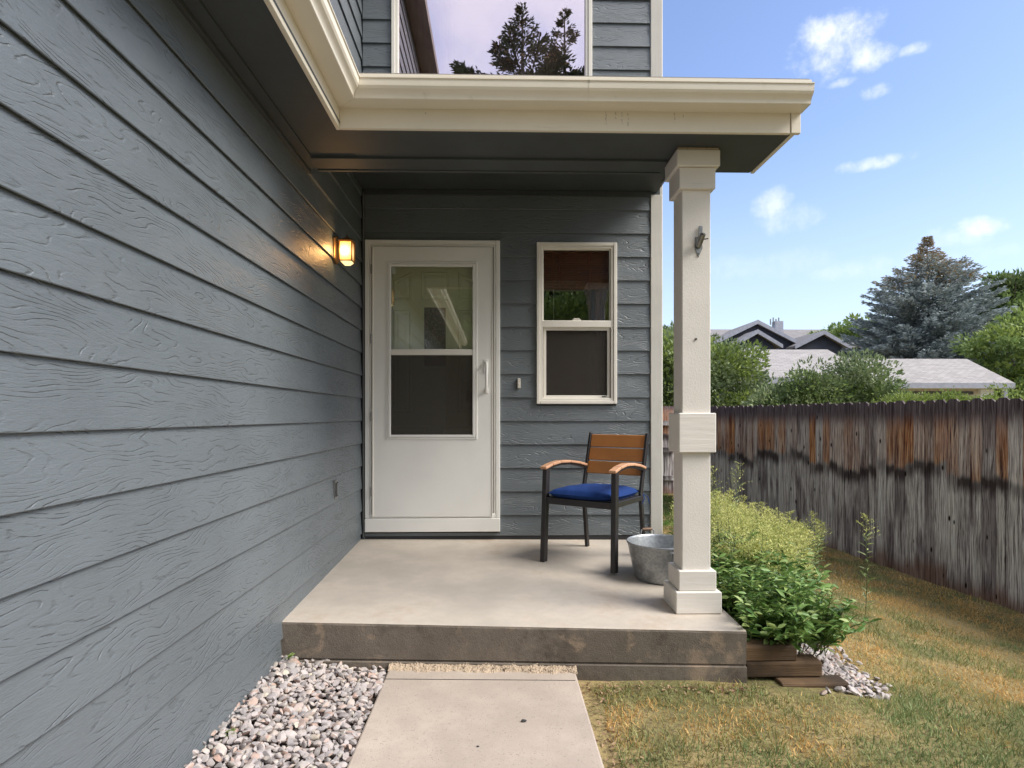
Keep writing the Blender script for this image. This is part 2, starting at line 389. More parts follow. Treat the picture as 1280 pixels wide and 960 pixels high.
nx = len(xs); g.add(vs, [(j*nx+i, j*nx+i+1, (j+1)*nx+i+1, (j+1)*nx+i) for j in range(len(ys)-1) for i in range(nx-1)])
ground = g.build('ground', M['soil'], smooth=True); tag(ground, 'soil and thatch under the patchy lawn, running out past the fences', kind='structure')

# lawn blades: one mass of grass, drier in patches
def hash_noise(x, y, sc, seed=0):
    """smooth value noise for placing dry patches and clumps"""
    r = np.random.default_rng(seed).random((64, 64)); u, v = x*sc, y*sc
    i, j = np.floor(u).astype(int), np.floor(v).astype(int); fu, fv = u-i, v-j; fu = fu*fu*(3-2*fu); fv = fv*fv*(3-2*fv)
    g_ = lambda a, b: r[a % 64, b % 64]
    return (g_(i,j)*(1-fu)+g_(i+1,j)*fu)*(1-fv) + (g_(i,j+1)*(1-fu)+g_(i+1,j+1)*fu)*fv
M['grass_green'] = leaf_mat('green_grass', (.09, .14, .045), (.36, .43, .18), .6, .3)
M['grass_dull'] = leaf_mat('dull_olive_grass', (.17, .18, .06), (.56, .52, .22), .7, .3)
M['grass_dry'] = leaf_mat('straw_grass', (.50, .29, .09), (.88, .62, .26), .75, .3)
M['grass_back'] = leaf_mat('bright_back_lawn_grass', (.08, .22, .02), (.18, .38, .05), .6, .35)
def make_grass():
    P = []; 
    def region(x0, x1, y0, y1, dens):
        n = int((x1-x0)*(y1-y0)*dens); return np.stack([RNG.uniform(x0, x1, n), RNG.uniform(y0, y1, n)], 1)
    P = np.concatenate([region(.36, 5, 1.0, 2.9, 9000), region(1.15, 4.9, 2.9, 5, 6500), region(1.15, 4.6, 5, 8, 2600), region(1.2, 4, 8, 11.9, 1500)])
    x, y = P[:,0], P[:,1]; fx = 5.203-.198*y
    keep = (x < fx-.03-.05*hash_noise(x, y, 5, 4)) & ~((x < 1.15) & (y > 2.72)) & ~((x < 1.62+.0*y) & (y > 2.70) & (y < 4.8) & (x < 1.62)) & ~((x > 1.2) & (x < 1.75) & (y > 2.6) & (y < 2.76)) & ~((x < .40+.05*hash_noise(x, y, 9, 3)) & (y < 2.75))
    keep &= ~(((x-1.66)**2/.12 + (y-2.85)**2/.28) < .22)
    bare = hash_noise(x, y, 3.1, 8)*.6+hash_noise(x, y, 9, 9)*.4; keep &= (bare > .20) | (RNG.random(len(x)) < .35)
    x, y = x[keep], y[keep]; N = len(x)
    z = np.array([ground_z(a, b) for a, b in zip(x, y)])
    n1 = .5+1.35*(hash_noise(x+2, y+5, 1.5, 1)*.45 + hash_noise(x, y, 4.2, 2)*.38 + hash_noise(x, y, 11, 5)*.17-.5)
    dry = n1 - .035 + .23*(np.clip((x-1.5)/1.6, 0, 1)) + RNG.normal(0, .085, N)
    mi = np.where(dry > .64, 2, np.where(dry > .47, 1, 0)); mi = np.where((y > 7.6) & (x < 3), 3, mi)
    h = RNG.uniform(.012, .036, N)*(1+.5*hash_noise(x, y, 4, 6)); h = np.where(mi == 2, h*.72, h); h = np.where(y > 5, h*1.3, h)
    wd = np.where(y > 5, .0055, .0036)*RNG.uniform(.7, 1.3, N)
    tilt = RNG.normal(0, .55, N); tilt = np.where(mi == 2, tilt*1.4, tilt)
    rot = euler_mats(tilt, RNG.normal(0, .35, N), RNG.uniform(0, 6.28, N))
    tv = [(-.5,0,0), (.5,0,0), (.38,.12,.55), (-.38,.12,.55), (0,.38,1)]; tf = [(0,1,2,3), (3,2,4)]
    o = scatter('grass', tv, tf, np.stack([x, y, z-.003], 1), rot, np.stack([wd, h, h], 1), [M['grass_green'], M['grass_dull'], M['grass_dry'], M['grass_back']], mi=mi, kind='stuff')
    tag(o, 'patchy lawn of green and straw coloured grass between the porch and the wooden fence', 'grass')
make_grass()

# walk
w = MB()
w.add([(-.506,-3,-.42),(.358,-3,-.42),(.358,2.79,-.42),(-.506,2.835,-.42),(-.506,-3,-.25),(.358,-3,-.25),(.358,2.742,-.25),(-.506,2.790,-.25)], [(4,5,6,7),(0,1,5,4),(1,2,6,5),(3,0,4,7),(2,3,7,6)])
walk = w.build('path', M['walk'], bevel=.008, bseg=2); tag(walk, 'pale concrete front walk leading up to the porch step', kind='structure')
w = MB(); w.box(-.506, .358, 2.62, 2.7, -.2485, -.2478) if False else None
# tooled joint near the step, a shallow dark line made of a thin groove filler
j = MB(); j.bar((-.504, 2.690, -.2492), (.345, 2.655, -.2492), .004, .0012).build('control_joint', M['shadow_gap'], walk)
# crumbled mortar between walk and step
mm = MB(); n = 174; pts = []; NR = 13
for i in range(n+1):
    x = -.506 + .870*i/n; yf = 2.857-.058*(x+1.0); e_ = .007*math.sin(x*23)+.005*math.sin(x*61+1)+.004*math.sin(x*140)
    col_ = []
    for k in range(NR):
        f_ = k/(NR-1); yy = yf-.056*(1-f_)+.016*f_+e_*(1-f_); big_ = math.sin(x*95+k*.9)*math.sin(k*1.3+x*37)
        col_.append((x+random.uniform(-.0015,.0015), yy+random.uniform(-.0015,.0015), -.2515+.021*f_**.8+(.0035*big_+random.uniform(-.003,.003))*(1 if 0 < k < NR-1 else 0)))
    pts.append(col_)
mm.add([p for r_ in pts for p in r_], [(i*NR+k, (i+1)*NR+k, (i+1)*NR+k+1, i*NR+k+1) for i in range(n) for k in range(NR-1)])
mo = mm.build('mortar_seam', M['mortar'], walk)

# gravel bed beside the wing wall
def ico_variants(k):
    import bmesh
    out = []
    for i in range(k):
        bm = bmesh.new(); bmesh.ops.create_icosphere(bm, subdivisions=2, radius=1)
        sx, sy, sz = random.uniform(.8,1.25), random.uniform(.65,.95), random.uniform(.42,.7)
        planes = [(Vector((random.gauss(0,1), random.gauss(0,1), random.gauss(0,1))).normalized(), random.uniform(.5, .85)) for _ in range(9)]
        vs = []
        for v in bm.verts:
            p = v.co.copy()
            for nrm, d in planes:
                e = p.dot(nrm)-d
                if e > 0: p -= nrm*e*.92
            vs.append((p.x*sx, p.y*sy, p.z*sz))
        out.append((vs, [tuple(x.index for x in f.verts) for f in bm.faces])); bm.free()
    return out
def stone_mat():
    t = NT('river_gravel'); g_ = t.new('ShaderNodeNewGeometry'); v = t.obj(rand=False); n = t.noise(v, 60, 5, .6); f = t.noise(v, 300, 3)
    c = t.ramp(g_.outputs['Random Per Island'], [(0, (.40,.36,.355)), (.25, (.50,.45,.43)), (.42, (.33,.31,.31)), (.58, (.56,.49,.44)), (.70, (.43,.29,.23)), (.78, (.52,.44,.41)), (.9, (.26,.24,.24)), (1, (.58,.52,.42))])
    c = t.mix(t.rng(n, .4, .7, 0, .5), c, t.mix(1.0, c, (.6,.58,.56), 'MULTIPLY'))
    return t.done(c, .8, t.bump(t.m('ADD', n, t.m('MULTIPLY', f, .4)), .6, .002), spec=.35)
M['stone'] = stone_mat()
VAR = ico_variants(5)
def gravel(name, pts, size, label, zfn):
    root = None; k = len(VAR); objs = []
    pts = np.array(pts); idx = RNG.integers(0, k, len(pts)); s = RNG.uniform(size[0], size[1], len(pts))*(.75+.6*RNG.random(len(pts))**3)
    V, F, off = [], [], 0
    rot = euler_mats(RNG.normal(0,.45,len(pts)), RNG.normal(0,.45,len(pts)), RNG.uniform(0,6.28,len(pts)))
    allv = []; allf = []
    for i, p in enumerate(pts):
        vs, fs = VAR[idx[i]]; a = (np.array(vs)*s[i]) @ rot[i].T + np.array(p); allv.append(a); allf.append(np.array(fs)+off); off += len(vs)
    V = np.concatenate(allv); F = np.concatenate(allf); o = V.mean(0); o[2] = V[:,2].min()
    me = bpy.data.meshes.new(name); me.from_pydata((V-o).tolist(), [], F.tolist()); me.materials.append(M['stone'])
    ob = bpy.data.objects.new(name, me); COL.objects.link(ob); ob.location = o
    shade(ob, 28); tag(ob, label, 'gravel', kind='stuff'); return ob
pts = []
for layer in range(2):
    y = 0.6
    while y < 2.87:
        x = -1.03
        while x < -.50:
            px, py = x+random.uniform(-.013,.013), y+random.uniform(-.013,.013)
            if px < -.525 or layer == 0:
                zz = -.272 + .045*max(0, min(1, (-.62-px)/.4)) + random.uniform(-.004,.006) + layer*.017 - .006
                if px < -.515: pts.append((px, py, zz))
            x += .030
        y += .0275
for k in range(60): pts.append((random.uniform(-.56,-.50), random.uniform(1.0,2.7), -.262))
gravel('gravel', pts, (.0152, .0232), 'bed of pale pinkish grey gravel between the grey siding and the walk', None)
b = MB(); b.box(-1.04, -.507, -3, 2.86, -.5, -.285).build('gravel_bed', simple('dark_earth', (.06,.045,.035), .95)); bpy.data.objects['gravel_bed']['kind'] = 'structure'; bpy.data.objects['gravel_bed']['label'] = 'dark earth under the gravel by the wall'
pts = []
for i in range(520):
    t = random.random(); y = 2.62+t*.62; x = 1.50+.42*t*0+random.gauss(.14+.10*t, .075) - .10*(y-2.6)
    pts.append((x, y, ground_z(x, y)+random.uniform(.0, .018)))
gravel('river_stones', pts, (.012, .024), 'loose grey river stones spilling between the timber edging and the lawn', None)

# ---------------------------------------------------------------- PORCH SLAB
def slab_z(x, y): return -.007*(x+1.0) - .0281*(4.53-y)
sb = MB(); SX0, SX1 = -1.03, 1.145; N = 24
front = lambda x: 2.857 - .125*(x+1.0)/2.15
row = []
for i in range(N+1):
    x = SX0+(SX1-SX0)*i/N; yf = front(x)
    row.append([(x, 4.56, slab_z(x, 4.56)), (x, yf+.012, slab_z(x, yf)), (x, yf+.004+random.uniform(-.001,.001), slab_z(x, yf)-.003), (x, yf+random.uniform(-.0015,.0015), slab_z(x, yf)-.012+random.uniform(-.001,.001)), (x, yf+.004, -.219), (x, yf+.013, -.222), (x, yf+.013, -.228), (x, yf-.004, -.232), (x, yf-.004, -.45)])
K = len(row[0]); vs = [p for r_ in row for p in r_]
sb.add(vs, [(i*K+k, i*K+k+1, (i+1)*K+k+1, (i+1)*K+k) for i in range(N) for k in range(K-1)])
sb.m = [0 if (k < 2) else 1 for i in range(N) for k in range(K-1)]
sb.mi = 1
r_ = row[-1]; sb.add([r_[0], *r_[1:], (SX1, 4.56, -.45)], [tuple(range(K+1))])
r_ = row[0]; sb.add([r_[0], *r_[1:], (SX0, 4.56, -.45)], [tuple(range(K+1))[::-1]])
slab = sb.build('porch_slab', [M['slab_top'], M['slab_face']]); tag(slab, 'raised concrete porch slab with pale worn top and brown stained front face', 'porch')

# ---------------------------------------------------------------- HOUSE
WY = 4.54; WX = -1.03
house = empty('house', (0.1, 4.6, 0), 'blue grey lap sided house with white storm door, windows and cream gutters over the porch', 'house')
GAR_X0 = -5.0
# sheathing of front wall round its openings (lower window, door, upper window)
def wall_panel(x0, x1, z0, z1, holes, y0=WY+.003, y1=WY+.10):
    m = MB(); cx = sorted({x0, x1, *[h[0] for h in holes], *[h[1] for h in holes]}); cz = sorted({z0, z1, *[h[2] for h in holes], *[h[3] for h in holes]})
    for a, b in zip(cx, cx[1:]):
        for c, d in zip(cz, cz[1:]):
            if any(h[0]-1e-6 <= a and b <= h[1]+1e-6 and h[2]-1e-6 <= c and d <= h[3]+1e-6 for h in holes): continue
            m.box(a, b, y0, y1, c, d)
    return m
DOOR = (-.975, .003, .06, 2.225); WIN = (.31, .885, 1.03, 2.218); UWIN = (-.76, .68, 3.36, 4.6)
wall_panel(-1.2, 1.235, -.45, 5.6, [DOOR, WIN, UWIN]).build('sheathing', M['sheath'], house)
m = MB(); m.box(1.13, 1.232, WY+.1, 11.0, -.6, 5.6); m.box(-1.2, 1.13, 10.9, 11.0, -.6, 5.6); m.build('wall', M['sheath'], house)
m = MB(); m.box(-1.2, 1.13, WY+.1, 10.9, 2.72, 2.95); m.box(-1.2, 1.13, WY+.12, 10.9, -.3, .05); m.build('floor_deck', M['room'], house)
m = MB(); m.box(-1.2, 1.13, 7.2, 7.3, .05, 2.72); m.box(-1.2, 1.13, 7.2, 7.3, 2.95, 5.6); m.box(-1.25,-1.2,4.7,10.9,-.3,5.6); m.build('partition', M['room'], house)

def board(parent, wall, a0, a1, z0, exp, tb=.017, tt=.003):
    m = MB(); poly = [(0, z0+.0135), (tb-.0075, z0+.0135), (tb-.0055, z0), (tb-.0015, z0), (tb, z0+.002), (tt, z0+exp+.018), (0, z0+exp+.018)]
    nseg = 1
    if wall == 'front': fn = lambda o, z, t: (t, WY-o, z)
    else: fn = lambda o, z, t: (WX+o, t, z)
    m.prism(poly if wall != 'front' else poly, fn, a0, a1)
    return m.build('siding_board', M['siding'], parent)
EXF = .1774; Z0F = .886
for k in range(-5, 27):
    z0 = Z0F+EXF*k
    ex = EXF
    if z0 < .02-EXF or z0 > 5.4: continue
    if k == -5: z0, ex = .022, Z0F-4*EXF-.022-.0
    if k == -5 and ex < .03: continue
    if 2.5 < z0 < 2.62: ex = .14
    if 2.68 < z0 < 3.05: continue
    segs = [(-1.012, 1.160)]
    for h in ((-.993, .020, .056, 2.245), (.292, .903, 1.013, 2.235), (-.800, .720, 3.32, 4.64)):
        zc0, zc1 = z0, z0+ex
        if zc1 <= h[2]+.004 or zc0 >= h[3]-.004: continue
        new = []
        for a, b_ in segs:
            if b_ <= h[0] or a >= h[1]: new.append((a, b_)); continue
            # a board only partly behind the trim still runs above/below it, set behind the trim
            if zc0 < h[2] or zc1 > h[3]:
                full = (zc0 < h[2]-.0 and h[2]-zc0 > .02) or (zc1 > h[3] and zc1-h[3] > .02)
            else: full = False
            if a < h[0]: new.append((a, h[0]+.004))
            if full:
                zz0 = z0 if zc0 < h[2] else h[3]-.004; ee = (h[2]-z0-.012) if zc0 < h[2] else (zc1-h[3]+.004)
                m = MB(); t0 = .016-.012*((zz0-z0)/ex); t1 = .016-.012*((zz0+ee-z0)/ex)
                m.prism([(0, zz0), (t0, zz0), (t1, zz0+ee), (0, zz0+ee)], lambda o, z, t: (t, WY-o, z), max(a, h[0]+.004), min(b_, h[1]-.004)); m.build('siding_board', M['siding'], house)
            if b_ > h[1]: new.append((h[1]-.004, b_))
        segs = new
    for a, b_ in segs:
        if b_-a > .008: board(house, 'front', a, b_, z0, ex)
# dark base flashing under the last course
m = MB(); m.box(-1.012, 1.16, WY-.012, WY, -.07, .020); m.build('base_flashing', M['shadow_gap'], house)
# right corner trim (front and return), lower and upper
m = MB(); m.box(1.160, 1.247, WY-.024, WY+.002, -.06, 2.60).build('corner_trim', M['corner'], house, bevel=.003)
m = MB(); m.box(1.160, 1.247, WY-.024, WY+.002, 3.0, 5.5).build('corner_trim', M['corner'], house, bevel=.003)
m = MB(); m.box(1.235, 1.258, WY+.003, WY+.09, -.5, 5.5).build('corner_trim', M['corner'], house, bevel=.003)
# inside corner bead and the thin conduit that runs down it
m = MB(); m.box(-1.014, -.994, WY-.022, WY-.0, .0, 2.62).build('corner_bead', M['sheath'], house, bevel=.002)
m = MB(); m.tube([(-1.004, WY-.027, 2.6), (-1.003, WY-.027, 1.3), (-1.004, WY-.027, .02)], .0035, 6).build('conduit', simple('grey_cable', (.16,.16,.155), .5), house)

def frame_boxes(m, x0, x1, z0, z1, w, y0, y1, wb=None, wt=None):
    wb = w if wb is None else wb; wt = w if wt is None else wt
    m.box(x0, x0+w, y0, y1, z0, z1); m.box(x1-w, x1, y0, y1, z0, z1)
    m.box(x0+w, x1-w, y0+.0008, y1, z1-wt, z1); m.box(x0+w, x1-w, y0+.0008, y1, z0, z0+wb); return m
# ---- storm door
F = WY-.012
d = MB(); frame_boxes(d, -.991, .018, .160, 2.243, .030, F-.022, WY+.09)
frame_boxes(d, -.961, -.012, .160, 2.213, .018, F-.012, WY+.06)
d.box(-.991, .018, F-.030, WY+.09, .057, .158)
door = d.build('storm_door', M['door'], house, bevel=.003)
lf = MB(); X0, X1, Zb, Zt = -.937, -.040, .172, 2.188; gx0, gx1, gz0, gz1 = -.815, -.168, .765, 2.062
y0, y1 = F-.030, F+.010
lf.box(X0, gx0, y0, y1, Zb, Zt); lf.box(gx1, X1, y0, y1, Zb, Zt); lf.box(gx0, gx1, y0, y1, gz1, Zt); lf.box(gx0, gx1, y0, y1, Zb, gz0)
leaf = lf.build('door_leaf', M['door'], door, bevel=.0)
m = MB(); frame_boxes(m, gx0-.016, gx1+.016, gz0-.016, gz1+.016, .012, y0-.006, y0+.002); frame_boxes(m, gx0-.001, gx1+.001, gz0-.001, gz1+.001, .020, y0-.009, y0+.03)
m.build('glazing_bead', M['door'], door, bevel=.0022)
m = MB(); m.box(gx0+.019, gx1-.019, y0-.006, y0+.02, 1.379, 1.424).build('meeting_rail', M['vinyl'], door, bevel=.004)
m = MB(); m.box(gx0+.019, gx1-.019, y0+.008, y0+.011, 1.40, gz1-.018).build('glass_pane', M['glass'], door)
m = MB(); m.box(gx0+.019, gx1-.019, y0+.012, y0+.015, gz0+.018, 1.40).build('glass_pane', M['glass'], door)
def screen_mat():
    t = NT('insect_screen'); tr = t.new('ShaderNodeBsdfTransparent'); t.done((.045,.036,.028), .8)
    mx = t.new('ShaderNodeMixShader'); mx.inputs[0].default_value = .50; t.l.new(tr.outputs[0], mx.inputs[1]); t.l.new(t.p.outputs[0], mx.inputs[2]); t.l.new(mx.outputs[0], t.out.inputs[0]); return t.mat
M['screen'] = screen_mat()
m = MB(); m.box(gx0+.019, gx1-.019, y0+.002, y0+.0026, gz0+.018, 1.382).build('insect_screen', M['screen'], door)
# dark gaps, hinges, sweep
m = MB(); m.box(X0-.0075, X0-.0005, F-.008, F+.01, Zb, Zt+.006); m.box(X1+.0005, X1+.0075, F-.008, F+.01, Zb, Zt+.006); m.box(X0, X1, F-.008, F+.01, Zt+.0005, Zt+.007); m.box(X0, X1, F-.016, F+.01, .160, .1705)
m.build('weather_seal', M['shadow_gap'], door)
m = MB(); m.box(X1-.004, X1+.003, y0-.004, y0+.001, Zb, Zt); m.box(X0+.001, X0+.012, y0-.004, y0+.001, Zb, Zt); m.build('edge_strip', M['vinyl'], door, bevel=.0015)
for z in (.36, .92, 1.5, 2.02):
    m = MB(); m.tube([(X0-.004, y0-.004, z-.035), (X0-.004, y0-.004, z+.035)], .0045, 8).build('hinge', M['chrome'], door)
# handle: escutcheon, pull, latch hole
m = MB(); hx = -.086
m.box(hx-.016, hx+.016, y0-.006, y0, 1.245, 1.345); m.box(hx-.012, hx+.018, y0-.006, y0, 1.095, 1.135)
m.tube([(hx, y0-.004, 1.325), (hx+.002, y0-.030, 1.318), (hx+.004, y0-.045, 1.29), (hx+.003, y0-.048, 1.21), (hx+.002, y0-.043, 1.15), (hx, y0-.026, 1.115), (hx, y0-.004, 1.110)], [.009,.010,.010,.011,.010,.009,.008], 10)
m.build('handle', M['door'], door, bevel=.0015, smooth=True)
m = MB(); m.tube([(hx+.004, y0-.005, 1.300), (hx+.004, y0-.0075, 1.300)], .006, 10).build('lock_cylinder', M['dark_plastic'], door)
# entry door behind it
ey = WY+.030
e = MB(); e.box(-.955, -.014, ey, ey+.045, .10, 2.20)
ed = e.build('entry_door', M['inner_door'], house)
def raised(m, pts, y, d=.010, inset=.022):
    """raised panel: outline groove ring and field"""
    c = Vector((sum(p[0] for p in pts)/len(pts), 0, sum(p[1] for p in pts)/len(pts)))
    def ring(k, yy):
        out = []
        n = len(pts)
        for i, p in enumerate(pts):
            a = Vector((pts[i-1][0]-p[0], pts[i-1][1]-p[1])).normalized(); b2 = Vector((pts[(i+1) % n][0]-p[0], pts[(i+1) % n][1]-p[1])).normalized()
            bis = (a+b2); L = bis.length or 1; s_ = max(.35, abs(a.x*b2.y-a.y*b2.x))
            out.append((p[0]+bis.x/s_*k, yy, p[1]+bis.y/s_*k))
        return out
    R0 = ring(0, y-.001); R1 = ring(.010, y-.012); R2 = ring(.022, y-.003); R3 = ring(.040, y-.010); n = len(pts); vs = R0+R1+R2+R3
    fs = [(a*n+i, a*n+(i+1) % n, (a+1)*n+(i+1) % n, (a+1)*n+i) for a in range(3) for i in range(n)] + [tuple(range(3*n, 4*n))]
    m.add(vs, fs)
m = MB()
raised(m, [(-.79, 1.80), (-.65, 1.80), (-.65, 2.02), (-.79, 1.95)], ey)
raised(m, [(-.58, 1.80), (-.37, 1.80), (-.37, 2.02), (-.58, 2.02)], ey)
raised(m, [(-.30, 1.80), (-.16, 1.80), (-.16, 1.95), (-.30, 2.02)], ey)
raised(m, [(-.79, .95), (-.65, .95), (-.65, 1.73), (-.79, 1.73)], ey); raised(m, [(-.30, .95), (-.16, .95), (-.16, 1.73), (-.30, 1.73)], ey)
raised(m, [(-.79, .28), (-.52, .28), (-.52, .85), (-.79, .85)], ey); raised(m, [(-.43, .28), (-.16, .28), (-.16, .85), (-.43, .85)], ey)
frame_boxes(m, -.585, -.365, 1.275, 1.775, .028, ey-.014, ey-.001)
m.build('raised_panel', M['inner_door'], ed)
def pebble_glass():
    t = NT('pebbled_lite_glass'); v = t.obj(); vo = t.new('ShaderNodeTexVoronoi'); t.l.new(v, vo.inputs['Vector']); vo.inputs['Scale'].default_value = 110
    c = t.mix(vo.outputs['Distance'], (.09,.075,.06), (.42,.38,.34)); return t.done(c, .12, t.bump(vo.outputs['Distance'], 1, .006))
m = MB(); m.box(-.556, -.394, ey-.006, ey-.002, 1.305, 1.745).build('door_lite', pebble_glass(), ed)
m = MB(); m.box(-.24, -.17, ey-.03, ey-.002, 1.03, 1.12).build('deadbolt_plate', M['chrome'], ed, bevel=.008)

# ---- lower window
def window(x0, x1, z0, z1, fw, glass, parent, mid=None, name='window'):
    m = MB(); y0 = WY-.036; frame_boxes(m, x0, x1, z0, z1, fw*.55, y0, WY+.07); frame_boxes(m, x0+fw*.55, x1-fw*.55, z0+fw*.55, z1-fw*.55, fw*.42, y0+.008, WY+.05)
    return m.build(name, M['vinyl'], parent, bevel=.003)
wd = window(.2945, .901, 1.015, 2.233, .046, None, house)
m = MB(); frame_boxes(m, .338, .858, 1.600, 2.192, .010, WY-.012, WY+.02); m.build('sash', M['vinyl'], wd, bevel=.002)
m = MB(); m.box(.332, .866, WY-.028, WY+.01, 1.592, 1.645).build('meeting_rail', M['vinyl'], wd, bevel=.005)
m = MB(); frame_boxes(m, .345, .853, 1.058, 1.594, .022, WY-.010, WY+.03); m.build('sash', M['vinyl'], wd, bevel=.002)
m = MB(); m.box(.345, .851, WY+.002, WY+.006, 1.64, 2.185).build('glass_pane', M['glass'], wd)
m = MB(); m.box(.363, .835, WY+.016, WY+.020, 1.078, 1.60).build('glass_pane', M['glass'], wd)
m = MB(); m.box(.363, .835, WY+.001, WY+.0015, 1.078, 1.594).build('insect_screen', M['screen'], wd)
m = MB(); m.box(.565, .630, WY-.02, WY+.005, 1.645, 1.656); m.tube([(.575, WY-.012, 1.66), (.62, WY-.012, 1.658)], .006, 8); m.build('sash_lock', M['white_plastic'], wd, bevel=.003)
m = MB(); m.box(.79, .825, WY-.016, WY-.006, 1.068, 1.076).build('screen_tab', M['dark_plastic'], wd)
t = NT('woven_bamboo'); v = t.obj(sc=(1,1,1)); wv = t.new('ShaderNodeTexWave', wave_type='BANDS', bands_direction='Z'); t.l.new(v, wv.inputs['Vector']); wv.inputs['Scale'].default_value = 36; wv.inputs['Distortion'].default_value = 1.5
M['bamboo'] = t.done(t.mix(wv.outputs[1], (.16,.05,.03), (.72,.30,.18)), .7, t.bump(wv.outputs[1], 1, .004))
bl = MB()
for i in range(17): bl.box(.325, .875, WY+.075, WY+.083, 1.905+i*.016, 1.905+i*.016+.0125)
for x in (.42, .60, .78): bl.box(x, x+.012, WY+.071, WY+.075, 1.90, 2.18)
bl.box(.32, .88, WY+.06, WY+.10, 2.175, 2.225)
bl.build('bamboo_blind', M['bamboo'], wd)
for x in (.47, .70):
    m = MB(); m.box(x, x+.014, WY+.068, WY+.0745, 1.90, 2.18); m.build('blind_tape', simple('blind_tape_cloth', (.30,.10,.06), .9), wd)
M['curtain'] = simple('dusky_pink_curtain', (.40, .24, .21), .9, .1)
cu = MB(); pts = []
for i in range(25):
    x = .76+.14*i/24; pts.append((x, WY+.13+.018*math.sin(i*1.5)))
cu.add([(x, y, 1.0) for x, y in pts]+[(x, y, 2.2) for x, y in pts], [(i, i+1, i+26, i+25) for i in range(24)])
cu.build('curtain', M['curtain'], wd, smooth=True)
m = MB(); m.tube([(.43, WY+.062, 1.9), (.431, WY+.062, 1.66)], .0022, 5).build('pull_cord', M['vinyl'], wd)

# ---- upper window
uw = window(-.795, .713, 3.33, 4.63, .052, None, house)
m = MB(); m.box(-.745, .663, WY+.002, WY+.007, 3.38, 4.58).build('glass_pane', M['glass_up'], uw)
M['red_curtain'] = simple('brown_red_curtain', (.50, .17, .12), .85, .15)
cu = MB(); pts = []
for i in range(40):
    x = -.75+.42*i/39; pts.append((x, WY+.10+.02*math.sin(i*1.3)))
cu.add([(x, y, 3.36) for x, y in pts]+[(x-.03*(i/39), y, 4.6) for i, (x, y) in enumerate(pts)], [(i, i+1, i+41, i+40) for i in range(39)]); cu.build('curtain', M['red_curtain'], uw, smooth=True)

# ---- porch roof: soffit box, beam, ceiling, fascia, gutter, roof deck
FY = 2.765; FXI = -.723; FXR = 1.41; ZS = 2.26; ZF = 2.242; ZT = 2.40; SBK = 3.27
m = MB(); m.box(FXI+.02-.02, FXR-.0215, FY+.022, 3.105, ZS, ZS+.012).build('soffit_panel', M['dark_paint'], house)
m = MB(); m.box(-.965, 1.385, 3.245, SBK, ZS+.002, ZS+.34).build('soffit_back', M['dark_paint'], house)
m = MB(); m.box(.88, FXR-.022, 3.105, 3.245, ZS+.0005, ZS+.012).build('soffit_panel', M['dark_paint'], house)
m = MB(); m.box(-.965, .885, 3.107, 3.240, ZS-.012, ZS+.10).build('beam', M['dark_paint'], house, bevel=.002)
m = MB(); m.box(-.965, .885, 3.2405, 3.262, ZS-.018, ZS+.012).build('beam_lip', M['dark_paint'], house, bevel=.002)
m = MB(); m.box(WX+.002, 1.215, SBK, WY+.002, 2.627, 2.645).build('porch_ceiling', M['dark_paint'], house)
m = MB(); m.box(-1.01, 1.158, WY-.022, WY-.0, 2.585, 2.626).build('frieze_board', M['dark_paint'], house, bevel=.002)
# sloped roof deck and gable end
rs = lambda y: 2.43+(y-2.70)*.40
m = MB(); m.prism([(2.70, rs(2.70)), (WY, rs(WY)), (WY, rs(WY)+.03), (2.70, rs(2.70)+.03)], lambda a, b_, t: (t, a, b_), -.62, FXR+.01)
roofp = m.build('roof', M['asphalt_shingle'], house)
m = MB(); m.prism([(2.79, ZS+.06), (3.27, ZS+.07), (3.3, 2.50), (WY, 2.645), (WY, rs(WY)-.002), (2.79, rs(2.79)-.002)], lambda a, b_, t: (t, a, b_), 1.195, 1.21); m.build('gable_end', M['siding'], house)
m = MB(); m.prism([(FY, ZS-.003), (SBK, ZS-.003), (SBK, rs(SBK)-.16), (WY-.01, rs(WY)-.16), (WY-.01, rs(WY)), (FY, rs(FY))], lambda a, b_, t: (t, a, b_), FXR-.020, FXR); m.build('rake_board', M['cream'], house, bevel=.002)
# fascia
m = MB(); m.box(FXI, FXR-.045, FY, FY+.020, ZF, ZT).build('fascia', M['cream'], house, bevel=.002)
m = MB(); m.box(FXR-.043, FXR+.002, FY-.004, FY+.018, ZF-.001, ZT).build('fascia_return', M['cream'], house, bevel=.002)
# gutter profile (K style): out from fascia, height
gp = [(0, .0), (.082, .0), (.086, .003), (.087, .012), (.089, .018), (.096, .028), (.107, .036), (.113, .046), (.115, .060), (.115, .074), (.120, .076), (.120, .081), (.112, .081), (.110, .074), (.108, .060), (.100, .045), (.085, .022), (.080, .006), (.004, .006), (.004, .075), (0, .075)]
GZ = 2.334
def gutter_prism(fn0, fn1, mat, parent):
    m = MB(); n = len(gp); vs = [fn0(a, b_) for a, b_ in gp]+[fn1(a, b_) for a, b_ in gp]
    m.add(vs, [tuple(range(n))[::-1], tuple(range(n, 2*n))]+[(i, (i+1) % n, n+(i+1) % n, n+i) for i in range(n)]); return m
gm = gutter_prism(lambda a, b_: (FXI+a+.001, FY-a, GZ+b_), lambda a, b_: (FXR+.004, FY-a, GZ+b_), None, None)
gut = gm.build('gutter', M['gutter'], house)
m = MB(); n = len(gp); outer = [(a, b_) for a, b_ in gp[:13]]+[(0, .078)]
m.prism(outer, lambda a, b_, t: (t, FY-a, GZ+b_), FXR+.0035, FXR+.0065); m.build('end_cap', M['gutter'], gut)
shade(gut, 22)
